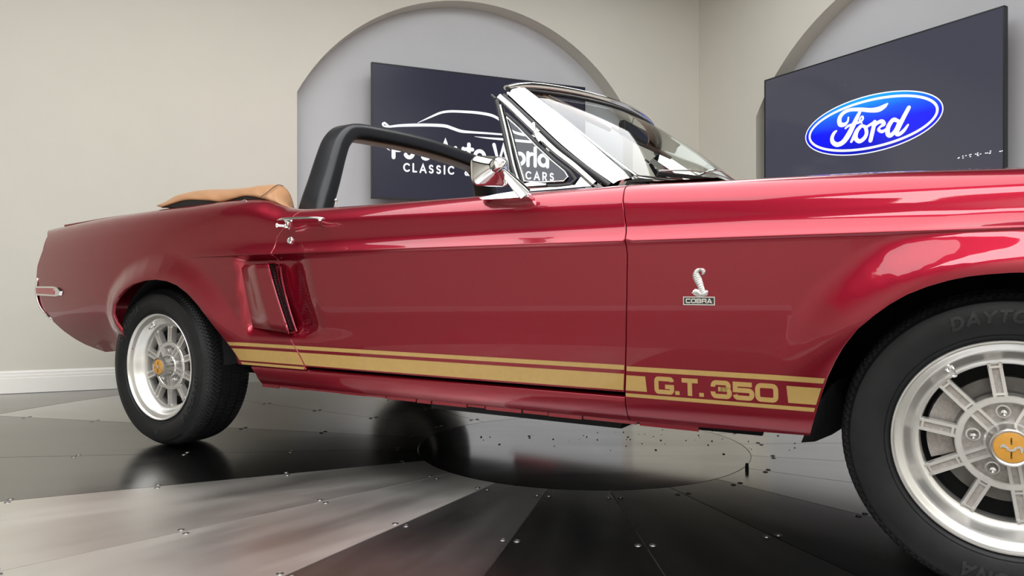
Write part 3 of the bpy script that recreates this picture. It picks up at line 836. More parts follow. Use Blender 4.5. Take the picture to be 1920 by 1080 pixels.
for i, (za, zb) in enumerate(bands):
    zb_d = max(zb, .3650) if i == 2 else zb
    stripe(za, zb, lambda z: xr(z)+.004, lambda z: DRX(max(z, .365))-GAP-.001, 24, parent=quarter)
    stripe(za if i < 2 else .3630, zb_d if i < 2 else .3632, lambda z: DRX(max(z, .365))+GAP+.001, lambda z: DFX(z)-GAP-.001, 70, parent=door) if i < 2 else stripe(.3715-.0085+.0, .3632, lambda z: DRX(.366)+GAP+.003, lambda z: DFX(z)-GAP-.001, 70, parent=door)
def fz(px_, py_): return side_pt(px_, py_)
# measured on the fender
zb_f = []
stripe(.4275, .4155, lambda z: DFX(z)+GAP+.001, lambda z: xf(z)-.004, 40, parent=fender)
x1212 = fz(1212, 720)[0]; x1477 = fz(1477, 745)[0]
stripe(.4050, .3670, lambda z: DFX(z)+GAP+.001, lambda z: x1212-(z-.38)*.08, 10, parent=fender)
stripe(.4050, .3670, lambda z: x1477-(z-.38)*.08, lambda z: xf(z)-.004, 12, parent=fender)
stripe(.3600, .3510, lambda z: DFX(z)+GAP+.001, lambda z: xf(z)-.004, 40, parent=fender)
xg0, zg0 = fz(1229, 736); xg1, zg1 = fz(1455.5, 754)
HG = .0405
st, xe = text_strokes('G.T. 350', EXT, 0, 0, HG, HG*.26, 1, .07)
sc = (xg1-xg0)/(xe-.22*HG)
st = [([(xg0+p[0]*sc-.11*HG*sc*0, .3655+p[1]) for p in pts], w, c) for pts, w, c in st]
def sub(pts, closed):
    out = []
    n = len(pts)
    for i in range(n if closed else n-1):
        a = Vector(pts[i]); b = Vector(pts[(i+1) % n]); k = max(1, int((b-a).length/.006))
        for j in range(k): out.append(tuple(a+(b-a)*j/k))
    if not closed: out.append(tuple(pts[-1]))
    return out
def mside(h0):
    def g(x, z, h): return Mp(x, z)+Mn(x, z)*(h0+h)
    return g
st = [(sub(p, c), w, c) for p, w, c in st]
cbuild(strokes_vf(st, mside(.0002), .0008, capround=False), 'lettering', M['gold'], fender, smooth=False)
# far side of the body
for o in (quarter, door, fender, rocker): mirror_copy(o)
# lock, handle -------------------------------------------------------------------
def at_side(px_, py_, h=0):
    x, z = side_pt(px_, py_); n_ = Mn(x, z); return Mp(x, z)+n_*h, n_
def on_y2(px_, py_, y): return on_y(px_, py_, y)
lk, ln = at_side(545, 451)
def disc_on(p, n_, prof, seg=20):
    """lathe whose axis is n_; prof (height, radius)"""
    zq = Vector((0, 0, 1)).rotation_difference(n_)
    v_, f_ = lathe_vf(prof, seg, 'z'); return [p+zq @ Vector(q_) for q_ in v_], f_
mb = MB(); mb.add(*disc_on(lk, ln, [(0, .0125), (.004, .0125), (.0065, .0105), (.0065, .0075), (.005, .007), (.005, .0001)]))
lock = cbuild(mb, 'door_lock', M['chrome'], door)
mb = MB(); q_ = Vector((0, 0, 1)).rotation_difference(ln)
mb.add(*[[lk+q_ @ Vector(a) for a in ((-.001, -.005, .0056), (.001, -.005, .0056), (.001, .005, .0056), (-.001, .005, .0056))], [(0, 1, 2, 3)]])
cbuild(mb, 'key_slot', M['black'], lock, smooth=False) if False else None
hy = -.066
hp = [on_y(a, b, y) for a, b, y in ((522, 413, -.048), (530, 411.5, -.058), (548, 410, -.064), (570, 409, -.066), (592, 409, -.064), (603, 410, -.058), (606, 412, -.046))]
hs = spline(hp, 5); mb = MB()
mb.add(*sweep_vf(hs, rrect(.020, .0085, .004), scale=[.45+.55*min(1, 4.5*min(i, len(hs)-1-i)/len(hs)+.2) for i in range(len(hs))]))
a0 = on_y(534, 412, -.05); a1 = on_y(538, 428, -.05)
mb.add(*sweep_vf([on_y(540, 413, -.058), on_y(541, 420, -.050), on_y(543, 428, -.036)], rrect(.026, .022, .008), up=Vector((0, -1, .2)), scale=[1, 1, .6]))
mb.add(*sweep_vf([on_y(600, 411, -.055), on_y(601, 416, -.040), on_y(602, 418, -.020)], rrect(.016, .014, .005), up=Vector((0, -1, .2)), scale=[.7, .9, .9]))
handle = cbuild(mb, 'door_handle', M['chrome'], door)
mb = MB(); bp0 = on_y(541, 424, -.052); bd = Vector((-.85, -.50, .05)).normalized()
mb.add(*disc_on(bp0, bd, [(0, .0085), (.010, .0085), (.012, .006), (.012, .0045), (.034, .0045), (.034, .0085), (.039, .0085), (.041, .006), (.041, .0001)], 16))
cbuild(mb, 'push_button', M['chrome'], door)
# side scoop -----------------------------------------------------------------------
def scp(px_, py_, y): return on_y(px_, py_, y)
tl, tr, br, bl = (451, 497), (502, 494), (541, 624), (474, 614)
v = []; fc = []; NU, NV = 16, 20
FO = -.058
for j in range(NV+1):
    tv = j/NV
    for i in range(NU+1):
        tu = i/NU
        lx = tl[0]+(bl[0]-tl[0])*tv-6*math.sin(math.pi*tv)*0; ly = tl[1]+(bl[1]-tl[1])*tv
        rx = tr[0]+(br[0]-tr[0])*(tv**1.15); ry = tr[1]+(br[1]-tr[1])*tv
        px_ = lx+(rx-lx)*tu; py_ = ly+(ry-ly)*tu
        yy = -.030+(FO+.030)*smooth(0, .55, tu)+.004*math.cos(tu*6.28)*0
        e = min(tv, 1-tv)*14
        yy += .012*(1-min(1, e))**2
        v.append(on_y(px_, py_, yy))
for j in range(NV):
    for i in range(NU): a = j*(NU+1)+i; fc.append((a, a+NU+1, a+NU+2, a+1))
# close top, bottom and the back edge into the recess
def skirt(idx, depth):
    base = len(v)
    for k in idx: p = v[k]; v.append(Vector((p.x, p.y+depth, p.z)))
    for k in range(len(idx)-1): fc.append((idx[k], idx[k+1], base+k+1, base+k))
skirt([i for i in range(NU+1)], .05); skirt([NV*(NU+1)+i for i in range(NU+1)], .05); skirt([j*(NU+1) for j in range(NV+1)], .03)
scoop = cmesh('side_scoop', v, fc, M['paint'], quarter, smooth=True, sharp=50); fix_normals(scoop)
front = [v[j*(NU+1)+NU] for j in range(NV+1)]
# rounded lip along the scoop mouth
mb = MB(); lip = [front[0]+Vector((.0, .040, 0))]+[front[0]+Vector((0, .012, 0))]+front+[front[-1]+Vector((0, .012, 0)), front[-1]+Vector((0, .040, 0))]
mb.add(*sweep_vf(lip, circ(.0042, 8), up=Vector((0, -1, 0))))
cbuild(mb, 'scoop_lip', M['paint'], scoop) if False else cbuild(mb, 'scoop_lip', M['paint'], quarter)
# honeycomb mouth grille (facing forward) and its dark duct
du = (front[-1]-front[0]); Lh = du.length; du.normalize(); dv = Vector((.10, 1, 0)).normalized()
mb = MB(); hx = .0052
rows = int(.036/(hx*1.5))+1; cols = int(Lh/(hx*1.732))
for r in range(rows):
    for c in range(cols):
        s_ = (c+.5*(r % 2)+.5)*hx*1.732; t_ = .006+r*hx*1.5
        if s_ > Lh-.006: continue
        tt_ = s_/Lh; jx = min(NV-1, int(tt_*NV)); cpt = front[jx].lerp(front[jx+1], tt_*NV-jx)+dv*t_-Vector((.006, 0, 0))
        ring = []
        for k in range(6):
            an = math.radians(60*k+30+0)
            ring.append(cpt+du*(hx*math.cos(an+math.pi/2*0)*1.0)+dv*(hx*math.sin(an)))
        inn = [cpt+(p-cpt)*.80 for p in ring]; bk = [p-Vector((.004, 0, 0)) for p in inn]
        mb.add(ring+inn+bk, [(k, (k+1) % 6, 6+(k+1) % 6, 6+k) for k in range(6)]+[(6+k, 6+(k+1) % 6, 12+(k+1) % 6, 12+k) for k in range(6)])
cbuild(mb, 'mesh_grille', M['black'], quarter, smooth=False, rec=False, kind='stuff')
mb = MB()
bk = [p+Vector((-.03, 0, 0)) for p in front]; bk2 = [p+dv*.045+Vector((-.03, 0, 0)) for p in front]
mb.add(bk+bk2, [(k, k+1, NV+1+k+1, NV+1+k) for k in range(NV)])
cbuild(mb, 'scoop_duct', M['matte'], quarter, smooth=False)
# ribbed frame in front of the mouth
mb = MB()
for off, h_, rr_ in ((10, -.030, .0035), (17, -.028, .003), (24, -.030, .0035)):
    P = [on_y(502+off+(541-502)*((k/12)**1.3)+(-4 if off > 20 else 0)*0-off*.38*k/12, 500+(622-500)*k/12, h_+.004) for k in range(13)]
    mb.add(*sweep_vf(P, circ(rr_, 8), up=Vector((0, -1, 0))))
cbuild(mb, 'scoop_rib', M['paint'], quarter)
# emblem ----------------------------------------------------------------------------
xe0, ze0 = side_pt(1282, 572); xe1, ze1 = side_pt(1340.5, 557)
zlo, zhi = side_pt(1300, 571.5)[1], side_pt(1300, 556.5)[1]
ms = mside(.0)
mb = strokes_vf([(sub([(xe0, (zlo+zhi)/2), (xe1, (zlo+zhi)/2)], False), zhi-zlo, False)], ms, .0020, capround=False)
plate = cbuild(mb, 'badge_plate', M['blackgloss'], fender, smooth=False)
hh = (zhi-zlo)
stb = [(sub([(xe0+.0005, zlo+.0005), (xe1-.0005, zlo+.0005), (xe1-.0005, zhi-.0005), (xe0+.0005, zhi-.0005)], True), .0020, True)]
s2_, xx = text_strokes('COBRA', EXT, 0, 0, hh*.56, hh*.125, 1, .12)
kx = (xe1-xe0-.011)/xx
stb += [([(xe0+.0062+p[0]*kx, zlo+hh*.22+p[1]) for p in pts], w, c) for pts, w, c in s2_]
cbuild(strokes_vf(stb, ms, .0030, capround=False), 'badge_lettering', M['chrome'], plate if False else fender, smooth=False)
# the snake: traced in its own plane, swept as a rounded body with ribs
def sn(x, y): return side_pt(1260+x/10.8, 490+y/10.8)
body = [(540, 150, 6), (480, 200, 60), (455, 270, 95), (478, 350, 118), (530, 450, 112), (575, 540, 96), (610, 610, 86), (625, 665, 66)]
P = spline([Vector((*sn(x, y), w/10.8/640)) for x, y, w in [(600, 170, 40), (545, 175, 66), (500, 215, 96), (492, 290, 132), (520, 370, 134), (555, 450, 118), (590, 540, 104), (618, 610, 92), (628, 668, 70)]], 6)
mb = MB()
def relief(P, hmax):
    v_ = []; m = 9
    for i, p in enumerate(P):
        a = P[max(i-1, 0)]; b = P[min(i+1, len(P)-1)]; t = Vector((b.x-a.x, b.y-a.y)).normalized(); n_ = Vector((-t.y, t.x))
        for k in range(m):
            u_ = -1+2*k/(m-1); h_ = hmax*math.sqrt(max(0, 1-u_*u_))*(1+.25*math.cos(i*2.1)*(1-abs(u_)))
            v_.append(ms(p.x+n_.x*u_*p.z/2, p.y+n_.y*u_*p.z/2, h_))
    return v_, [(i*m+k, i*m+k+1, (i+1)*m+k+1, (i+1)*m+k) for i in range(len(P)-1) for k in range(m-1)]
mb.add(*relief(P, .0050))
for tr_, hm in (([(570, 150, 30), (610, 170, 62), (640, 200, 70), (640, 240, 60), (622, 272, 30)], .0075),
            ([(420, 640, 30), (470, 620, 100), (520, 640, 104), (570, 670, 84), (620, 680, 70)], .0055),
            ([(620, 680, 60), (670, 655, 80), (710, 630, 84), (742, 625, 36)], .0050),
            ([(430, 655, 16), (500, 690, 30), (600, 702, 34), (680, 690, 16)], .0032)):
    mb.add(*relief(spline([Vector((*sn(x, y), w/10.8/640)) for x, y, w in tr_], 5), hm))
cbuild(mb, 'snake_emblem', M['pewter'], fender, rec=False)
# rear marker lamp, bumper end -----------------------------------------------------------
def side_poly(pix, h=0): return [at_side(a, b, h)[0] for a, b in pix]
def slab(name, pix, h0, h1, m, parent, inset=.0, bev=.002):
    a = side_poly(pix, h0); b = side_poly(pix, h1); n_ = len(pix); c = sum(b, Vector())/n_
    b = [p+(c-p)*inset for p in b]
    o = cmesh(name, a+b, [tuple(range(n_, 2*n_))]+[(i, (i+1) % n_, n_+(i+1) % n_, n_+i) for i in range(n_)], m, parent)
    fix_normals(o)
    return o
lamp_pix = [(69, 536), (105, 536.5), (112, 539), (118, 546), (116, 554), (110, 556), (70, 554), (68, 552), (67.5, 538)]
slab('marker_bezel', lamp_pix, -.004, .009, M['chrome'], quarter, inset=.06)
slab('marker_lens', [(71, 539.5), (104, 540), (107, 546), (106, 552.5), (72, 550.5)], .006, .0105, M['lens'], quarter, inset=.03)
def bump_pts(): 
    return [(59.5, 530), (62, 545), (66, 560), (74, 575), (86, 592), (92, 585), (80, 572), (72, 556), (67, 542), (66, 531)]
# bumper: chrome blade following the tail, its end wrapped to the side
RXZ = interp(sorted([(z, x) for x, z in REAR]))
v = []; NB = 14; ycols = [0, .004, .012, .03, .07, .15, .4, .80]; ycols = ycols+[1.635-y for y in reversed(ycols)]
for j in range(NB+1):
    z = .475+(.665-.475)*j/NB; e = 1-(2*j/NB-1)**2
    x = RXZ(z); y0 = f(x, z)-.006*e
    for y in ycols:
        s_ = min(y, 1.635-y); v.append((x+.020-(.030+.016*e**.5)*min(1, (s_/.03))**.5-.045*smooth(0, .5, s_), y0+(2*(YC-y0))*y/1.635, z))
nc = len(ycols)
bmp = cmesh('rear_bumper', v, [(j*nc+k, j*nc+k+1, (j+1)*nc+k+1, (j+1)*nc+k) for j in range(NB) for k in range(nc-1)], M['chrome'], smooth=True, sharp=60)
md = bmp.modifiers.new('skin', 'SOLIDIFY'); md.thickness = .006
# tail panel, deck lid, hood -------------------------------------------------------------
TE = [Mp(x, z)+Vector((.004, .003, 0)) for x, z in REAR]
v = []; nT = len(TE); cols_ = 12
for p in TE:
    for k in range(cols_+1):
        y = p.y+(2*YC-2*p.y)*k/cols_; s_ = (y-YC)/(YC-p.y); v.append((p.x-.045*(1-s_**2)-.02*(1-s_**6), y, p.z))
cmesh('tail_panel', v, [(i*(cols_+1)+k, i*(cols_+1)+k+1, (i+1)*(cols_+1)+k+1, (i+1)*(cols_+1)+k) for i in range(nT-1) for k in range(cols_)], M['paint'], smooth=True, sharp=60)
def cross_sheet(name, x0, x1, ya, crown, m, nx_=40, ny_=24, zoff=0, xfn=None, power=2.2, yb=None):
    v = []
    for i in range(nx_+1):
        x = x0+(x1-x0)*i/nx_
        for k in range(ny_+1):
            y = ya+(2*YC-2*ya)*k/ny_; s_ = abs(y-YC)/(YC-ya)
            xx_ = x+(xfn(s_, i/nx_) if xfn else 0)
            ce = Mp(xx_, wtop(xx_, .03)).z
            v.append((xx_, y, ce+zoff+crown*(1-s_**power)))
    fc_ = [(i*(ny_+1)+k, (i+1)*(ny_+1)+k, (i+1)*(ny_+1)+k+1, i*(ny_+1)+k+1) for i in range(nx_) for k in range(ny_)]
    o = cmesh(name, v, fc_, m, smooth=True, sharp=60)
    md = o.modifiers.new('skin', 'SOLIDIFY'); md.thickness = .012; md.offset = -1
    return o
# fender tops / cowl sides reach the hood edge
hood = cross_sheet('hood', 2.20, 3.46, .115, .062, M['paint'], nx_=60, ny_=40, zoff=.006, xfn=lambda s_, t_: (1-t_)*.045*(1-s_**2), power=2.4)
cross_sheet('deck_lid', -.86, -.12, .085, .020, M['paint'], nx_=24, ny_=20, zoff=.0)
def inner_top(name, x0, x1, ex, y1, dz=.004, n_=30):
    v = []
    for i in range(n_+1):
        x = x0+(x1-x0)*i/n_; p = Mp(x, wtop(x, ex)); v += [(x, p.y-.004, p.z-.0015), (x, y1, p.z+dz), (x, y1, p.z-.05)]
    o = cmesh(name, v, [(3*i+k, 3*i+3+k, 3*i+4+k, 3*i+1+k) for i in range(n_) for k in (0, 1)], M['paint'], smooth=True, sharp=40)
    return o
o = inner_top('fender_top', 1.96, 3.46, .045, .112); fix_normals(o); mirror_copy(o)
o = inner_top('deck_side', -.86, .0, .025, .082); fix_normals(o); mirror_copy(o)
# cowl between windscreen and hood
v = []; nY = 30
for k in range(nY+1):
    y = .06+(2*YC-.12)*k/nY; s_ = abs(y-YC)/(YC-.06)
    xb = 1.93+.15*(1-s_**2)-.01; xh = 2.205+.045*(1-s_**2)
    ze = .888; zc = .888+.03*(1-s_**2.2)
    for j in range(7):
        t = j/6; x = xb+(xh-xb)*t
        v.append((x, y, zc+.006*(1-t)-.010*math.sin(math.pi*t)*(s_ < .95)+(.0 if t < 1 else -.02)))
cw = cmesh('cowl', v, [(k*7+j, k*7+j+1, (k+1)*7+j+1, (k+1)*7+j) for k in range(nY) for j in range(6)], M['paint'], smooth=True, sharp=50); fix_normals(cw)
# cabin tub, dash and floor pan so nothing is seen through
mb = MB()
for c_, s_ in (((.55, YC, .40), (5.9*0+2.9, 1.45, .02)), ((1.37, YC, .30), (3.9, 1.30, .03))): mb.add(*box_vf(c_, s_))
for y in (.10, 1.62): mb.add(*box_vf((1.35, y, .60), (1.15, .02, .45)))
mb.add(*box_vf((.02, YC, .62), (.03, 1.5, .50))); mb.add(*box_vf((2.15, YC, .60), (.03, 1.5, .50)))
cbuild(mb, 'cabin_tub', M['matte'], smooth=False)
v = []
for k in range(21):
    y = .14+1.44*k/20; s_ = abs(y-YC)/.72
    for x, z in ((2.04+.10*(1-s_**2), .885), (1.90+.06*(1-s_**2), .900), (1.80, .895), (1.76, .86), (1.77, .70)): v.append((x-.02, y, z))
ds = cmesh('dashboard', v, [(k*5+j, k*5+j+1, (k+1)*5+j+1, (k+1)*5+j) for k in range(20) for j in range(4)], M['pad'], smooth=True, sharp=50); fix_normals(ds)
# wheel housings
for xc, rr_, zc, zb in ((0.05, .335, .34, .30), (FXC, .385, .30, .29)):
    mb = MB(); ya, yb = .0, .42; v_ = []; n_ = 24
    for i in range(n_+1):
        a = math.radians(180*i/n_)
        for y in (ya, yb): v_.append((xc+rr_*math.cos(a), y, zc+rr_*math.sin(a)))
    mb.add(v_, [(2*i, 2*i+2, 2*i+3, 2*i+1) for i in range(n_)])
    mb.add([(xc-rr_, yb, zb), (xc+rr_, yb, zb), (xc+rr_, yb, .74), (xc-rr_, yb, .74)], [(0, 1, 2, 3)])
    mirror_copy(cbuild(mb, 'wheel_housing', M['matte'], smooth=False))
# splash shield visible behind the front wheel
v_ = [on_y(1502, 830, .03), on_y(1528, 828, .10), on_y(1560, 815, .16), on_y(1600, 790, .20), on_y(1600, 700, .20), on_y(1560, 720, .06), on_y(1530, 760, .0)]
sh = MB(); sh.add([Vector(p) for p in v_]+[Vector(p)+Vector((.0, .01, 0)) for p in v_], [tuple(range(7)), tuple(range(7, 14))]+[(i, (i+1) % 7, 7+(i+1) % 7, 7+i) for i in range(7)])
cbuild(sh, 'splash_shield', M['matte'], smooth=False)
# exhaust / frame rail seen under the sill
mb = MB(); mb.add(*sweep_vf([(.5, .35, .24), (1.2, .35, .235), (2.2, .35, .24)], circ(.026, 10))); mb.add(*box_vf((1.55, .18, .262), (.65, .09, .05)))
cbuild(mb, 'exhaust_pipe', M['matte'])
# ------------------------------------------------------------------ wheels
def tyre_parts(xc, zc, RO, parent):
    """outer sidewall plane at y = 0, tread width .215"""
    SEG = 720
    prof = []   # (y, r, kind)
    RI = .2065
    side = [(.012, RI-.004), (.004, RI+.001), (-.002, RI+.006), (-.0075, RI+.018), (-.0125, RI+.034), (-.0145, RI+.050), (-.0125, RI+.066), (-.0075, RI+.078)]
    k_ = (RO-.018-(RI+.078))
    side += [(-.003, RI+.078+k_*.35), (.001, RI+.078+k_*.7), (.0045, RO-.0185)]
    tr_ = [(.0085, RO-.0125), (.014, RO-.0078), (.021, RO-.0045), (.030, RO-.0025), (.040, RO-.0014), (.052, RO-.0006), (.0525, RO-.0006), (.060, RO-.0005), (.0605, RO-.0004), (.075, RO), (.092, RO), (.0925, RO), (.100, RO), (.1005, RO), (.118, RO), (.135, RO-.0006), (.1355, RO-.0006), (.143, RO-.0008), (.1435, RO-.001), (.160, RO-.0025), (.175, RO-.0055), (.186, RO-.011), (.193, RO-.020)]
    inner = [(.200, RO-.045), (.203, RO-.075), (.195, RI)]
    groove = {6: 0}
    allp = side+tr_+inner; n_ = len(allp); ns = len(side)
    v_ = []
    for i in range(SEG):
        t = 2*math.pi*i/SEG; ca, sa = math.cos(t), math.sin(t)
        for j, (y, r) in enumerate(allp):
            if ns <= j < ns+len(tr_):
                # circumferential grooves
                if .0524 < y < .0602 or .0924 < y < .1002 or .1354 < y < .1432: r -= .006
                else:
                    # slanted sipes across the shoulder blocks
                    ph = (i+ (y*1000*.30 if y < .075 else -y*1000*.30)) % 6
                    if ph < 2.0 and (y < .05 or y > .145): r -= .0040
                    elif ph < 1.0: r -= .003
            if 3 <= ns-j <= 3: r += 0
            v_.append((xc+r*ca, y, zc+r*sa))
    f_ = [(i*n_+k, ((i+1) % SEG)*n_+k, ((i+1) % SEG)*n_+k+1, i*n_+k+1) for i in range(SEG) for k in range(n_-1)]
    mb = MB(); mb.add(v_, f_)
    for r_, y_ in ((RI+.079, -.0080), (RI+.013, -.0062)):
        mb.add(*lathe_vf([(y_+.0015, r_-.0012), (y_-.0008, r_), (y_+.0015, r_+.0012)], 120, 'y', (xc, 0, zc)))
    t = cbuild(mb, 'tire', M['rubber'], parent, sharp=28)
    # raised lettering
    sideY = interp([(r, y) for y, r in side])
    def word(txt, a_mid, r0, h_, w_, track):
        st_, xe_ = text_strokes(txt, GEO, 0, 0, h_, w_, 1.25, track)
        def mp(a, b, hh_):
            # slanted block letters run clockwise round the sidewall
            r = r0+b; an = a_mid-(a-xe_/2)/(r0+h_/2); return Vector((xc+r*math.cos(an), sideY(r)-.0002-hh_, zc+r*math.sin(an)))
        st2 = [([(p[0]+.25*p[1], p[1]) for p in sub(pp, c)], w, c) for pp, w, c in st_]
        return strokes_vf(st2, mp, .0018, capround=False)
    return t, word
def wheel(xc, zc, RO, phase, words, parent=car):
    t, word = tyre_parts(xc, zc, RO, parent)
    for wd in words: cbuild(word(*wd), 'sidewall_lettering', M['rubber_lt'], t, smooth=False)
    c0 = (xc, 0, zc)
    # rim: lip, deep barrel, window edge, back
    RW = .158; YD = .050
    prof = [(.010, .2085), (-.004, .2085), (-.0055, .2070), (-.0055, .2045), (-.003, .2030), (.004, .2010), (.0075, .1955), (.009, .1900), (.0115, .1870), (.020, .1830), (.036, .1755), (.0455, .1690), (YD-.001, .1630), (YD, RW+.001), (YD+.002, RW), (YD+.030, RW-.002), (.09, .165), (.185, .17), (.185, .2), (.19, .2085)]
    mb = MB(); mb.add(*lathe_vf(prof, 128, 'y', c0))
    rim = cbuild(mb, 'wheel_rim', M['alloy_lip'], parent, sharp=40)
    def P3(r, a, y): return Vector((xc+r*math.cos(a), y, zc+r*math.sin(a)))
    def spoke(mb_, a, r0, r1, w, y0, y1, th, slope=0):
        ca, sa = math.cos(a), math.sin(a); d = Vector((ca, 0, sa)); n_ = Vector((-sa, 0, ca)); c = Vector((xc, 0, zc))
        v_ = []
        for r in (r0, r1):
            yy = y0 if r == r0 else y1
            for s_, e in ((-w/2, 0), (w/2, 0)):
                v_ += [c+d*r+n_*s_+Vector((0, yy, 0)), c+d*r+n_*(s_*1.25)+Vector((0, yy+th, 0))]
        mb_.add(v_, [(0, 2, 6, 4), (1, 5, 7, 3), (0, 4, 5, 1), (2, 3, 7, 6), (0, 1, 3, 2), (4, 6, 7, 5)])
    ms_ = MB(); mi = MB()
    for k in range(10):
        a = phase+math.radians(36*k)
        # two raised rails per spoke, darker cast web between them
        for s_ in (-1, 1):
            off = s_*.0095; n_ = Vector((-math.sin(a), 0, math.cos(a)))*off
            q_ = MB(); spoke(q_, a, .088, RW+.002, .0062, YD-.006, YD-.003, .022); ms_.add([p+n_ for p in map(Vector, q_.v)], q_.f)
        spoke(mi, a, .088, RW+.002, .015, YD-.002, YD+.001, .018)
        for r_ in (.0985, .1535):
            spoke(ms_, a, r_-.0022, r_+.0022, .022, YD-.0062, YD-.0056, .006)
    for k in range(5):
        a = phase+math.radians(36+72*k)
        for s_ in (-1, 1):
            n_ = Vector((-math.sin(a), 0, math.cos(a)))*s_*.0090
            q_ = MB(); spoke(q_, a, .034, .084, .0058, YD-.010, YD-.006, .022); ms_.add([p+n_ for p in map(Vector, q_.v)], q_.f)
        spoke(mi, a, .034, .084, .014, YD-.006, YD-.002, .018)
    ms_.add(*lathe_vf([(YD+.014, .0805), (YD-.004, .0805), (YD-.0065, .0825), (YD-.0065, .0925), (YD-.004, .0945), (YD+.014, .0945), (YD+.014, .0805)], 96, 'y', c0))
    ms_.add(*lathe_vf([(YD+.02, .046), (YD-.006, .044), (YD-.010, .041), (YD-.010, .020)], 60, 'y', c0))
    cbuild(ms_, 'spoke', M['alloy'], rim, sharp=30)
    cbuild(mi, 'spoke_inset', M['alloy_dark'], rim, smooth=False)
    # hub plate between ring and hub, sits deeper
    mb = MB(); mb.add(*lathe_vf([(YD+.012, .030), (YD+.012, .0815), (YD+.018, .0815), (YD+.018, .030)], 64, 'y', c0)); cbuild(mb, 'hub_plate', M['alloy_dark'], rim)
    # brake disc and caliper behind the windows
    mb = MB(); mb.add(*lathe_vf([(YD+.045, .05), (YD+.045, .128), (YD+.055, .130), (YD+.055, .05)], 64, 'y', c0)); mb.add(*lathe_vf([(YD+.02, .06), (YD+.022, .098), (YD+.045, .100)], 64, 'y', c0)); cbuild(mb, 'brake_disc', M['brake'], parent)
    mb = MB()
    v_ = []
    for i in range(9):
        a = math.radians(140+60*i/8)
        for r_, y_ in ((.095, YD+.03), (.145, YD+.03), (.150, YD+.08), (.095, YD+.08)): v_.append(P3(r_, a, y_))
    mb.add(v_, [(4*i+k, 4*i+(k+1) % 4, 4*i+4+(k+1) % 4, 4*i+4+k) for i in range(8) for k in range(4)]+[(0, 1, 2, 3), (35, 34, 33, 32)])
    cbuild(mb, 'brake_caliper', M['alloy_dark'], parent)
    mb = MB(); mb.add(*lathe_vf([(.11, .01), (.11, .17)], 48, 'y', c0)); cbuild(mb, 'backing_plate', M['matte'], parent)
    # lug nuts
    nut = None
    mb = MB()
    mb.add(*lathe_vf([(.018, .0135), (.004, .0135), (.004, .0105), (-.001, .0105), (-.004, .0085), (-.014, .0080), (-.0185, .0055), (-.020, .0001)], 6*4, 'y'))
    for k in range(5):
        a = phase+math.radians(72*k); p = P3(.062, a, YD+.006)-ORG
        if nut is None: nut = mb.build('lug_nut', M['chrome'], rim); o = nut
        else: o = nut.copy(); COL.objects.link(o); o.parent = rim
        o.location = p
    # centre cap
    YCAP = -.004
    mb = MB(); mb.add(*lathe_vf([(YD, .041), (YD-.014, .0405), (YCAP+.016, .0375), (YCAP+.004, .0375), (YCAP, .0360), (YCAP-.001, .0335), (YCAP+.0015, .0305), (YCAP+.0015, .0280)], 64, 'y', c0)); cap = cbuild(mb, 'centre_cap', M['satin'], rim)
    mb = MB(); mb.add(*lathe_vf([(YCAP+.002, .0300), (YCAP+.0005, .0285), (YCAP-.0003, .020), (YCAP-.0006, .0001)], 48, 'y', c0)); cbuild(mb, 'cap_medallion', M['goldcap'], rim)
    sn_ = spline([Vector(q_) for q_ in ((-.017, .001, .003), (-.013, .0035, .007), (-.008, .001, .0048), (-.003, -.004, .0040), (.004, -.0035, .0042), (.008, .001, .0042), (.014, .003, .0040), (.0165, -.001, .0050), (.0165, -.008, .0016))], 5)
    mp = lambda a, b, h_: Vector((xc+a, YCAP-.0008-h_, zc+b))
    st_ = [([(p.x, p.y) for p in sn_], [p.z for p in sn_], False)]
    mb = strokes_vf(st_, mp, .0012)
    cbuild(mb, 'cap_snake', M['pewter'], rim, smooth=False)
    mb = MB()
    for k in list(range(-5, 6)):
        if k == 0: continue
        for sg in (1, -1):
            pass
    let = []
    for sg, tx in ((1, 'COBRA'), (-1, 'SOCIAL')): pass
    st_, xe_ = text_strokes('COBRA', EXT, 0, 0, .0026, .0006, .8, .15)
    rot = lambda ps, cx: [(cx+p[1]*-1*0+0, 0) for p in ps]
    for cx, sgn in ((.0015, 1), (.0015, -1)):
        for pts, w, c in st_:
            # letters stacked in a column above and below the snake
            let.append(([(cx-p[1], sgn*.0135+(xe_/2-p[0])*-1*.8) for p in pts], w, c))
    cbuild(strokes_vf(let, mp, .0004, capround=False), 'cap_lettering', M['black'], rim, smooth=False)
    # valve stem
    va = phase+math.radians(26)
    p = P3(.1795, va, .030); d = Vector((-math.cos(va)*.55, -.75, -math.sin(va)*.55)).normalized()
    mb = MB(); mb.add(*disc_on(p, d, [(0, .0095), (.004, .0095), (.006, .0075), (.006, .0045), (.016, .0042), (.016, .0055), (.028, .0050), (.029, .003), (.029, .0001)], 14)); cbuild(mb, 'valve_stem', M['chrome'], rim)
    return rim
HB = dict()
PH = math.radians(99)
front_words = [('DAYTONA', math.radians(92), .244, .024, .0062, .10), ('DAYTONA', math.radians(272), .244, .024, .0062, .10)]
rear_words = [('DAYTONA', math.radians(137), .240, .024, .0062, .10), ('DAYTONA', math.radians(-28), .240, .024, .0062, .10), ('R', math.radians(-88), .242, .019, .006, .1)]
RZ, FZ = .3115, .3095
before = set(car.children)
wheel(-.008, RZ, .3105, math.radians(90), rear_words)
wheel(2.743, FZ, .3085, math.radians(99), front_words)
for o in [c for c in car.children if c not in before]:
    mirror_copy(o)

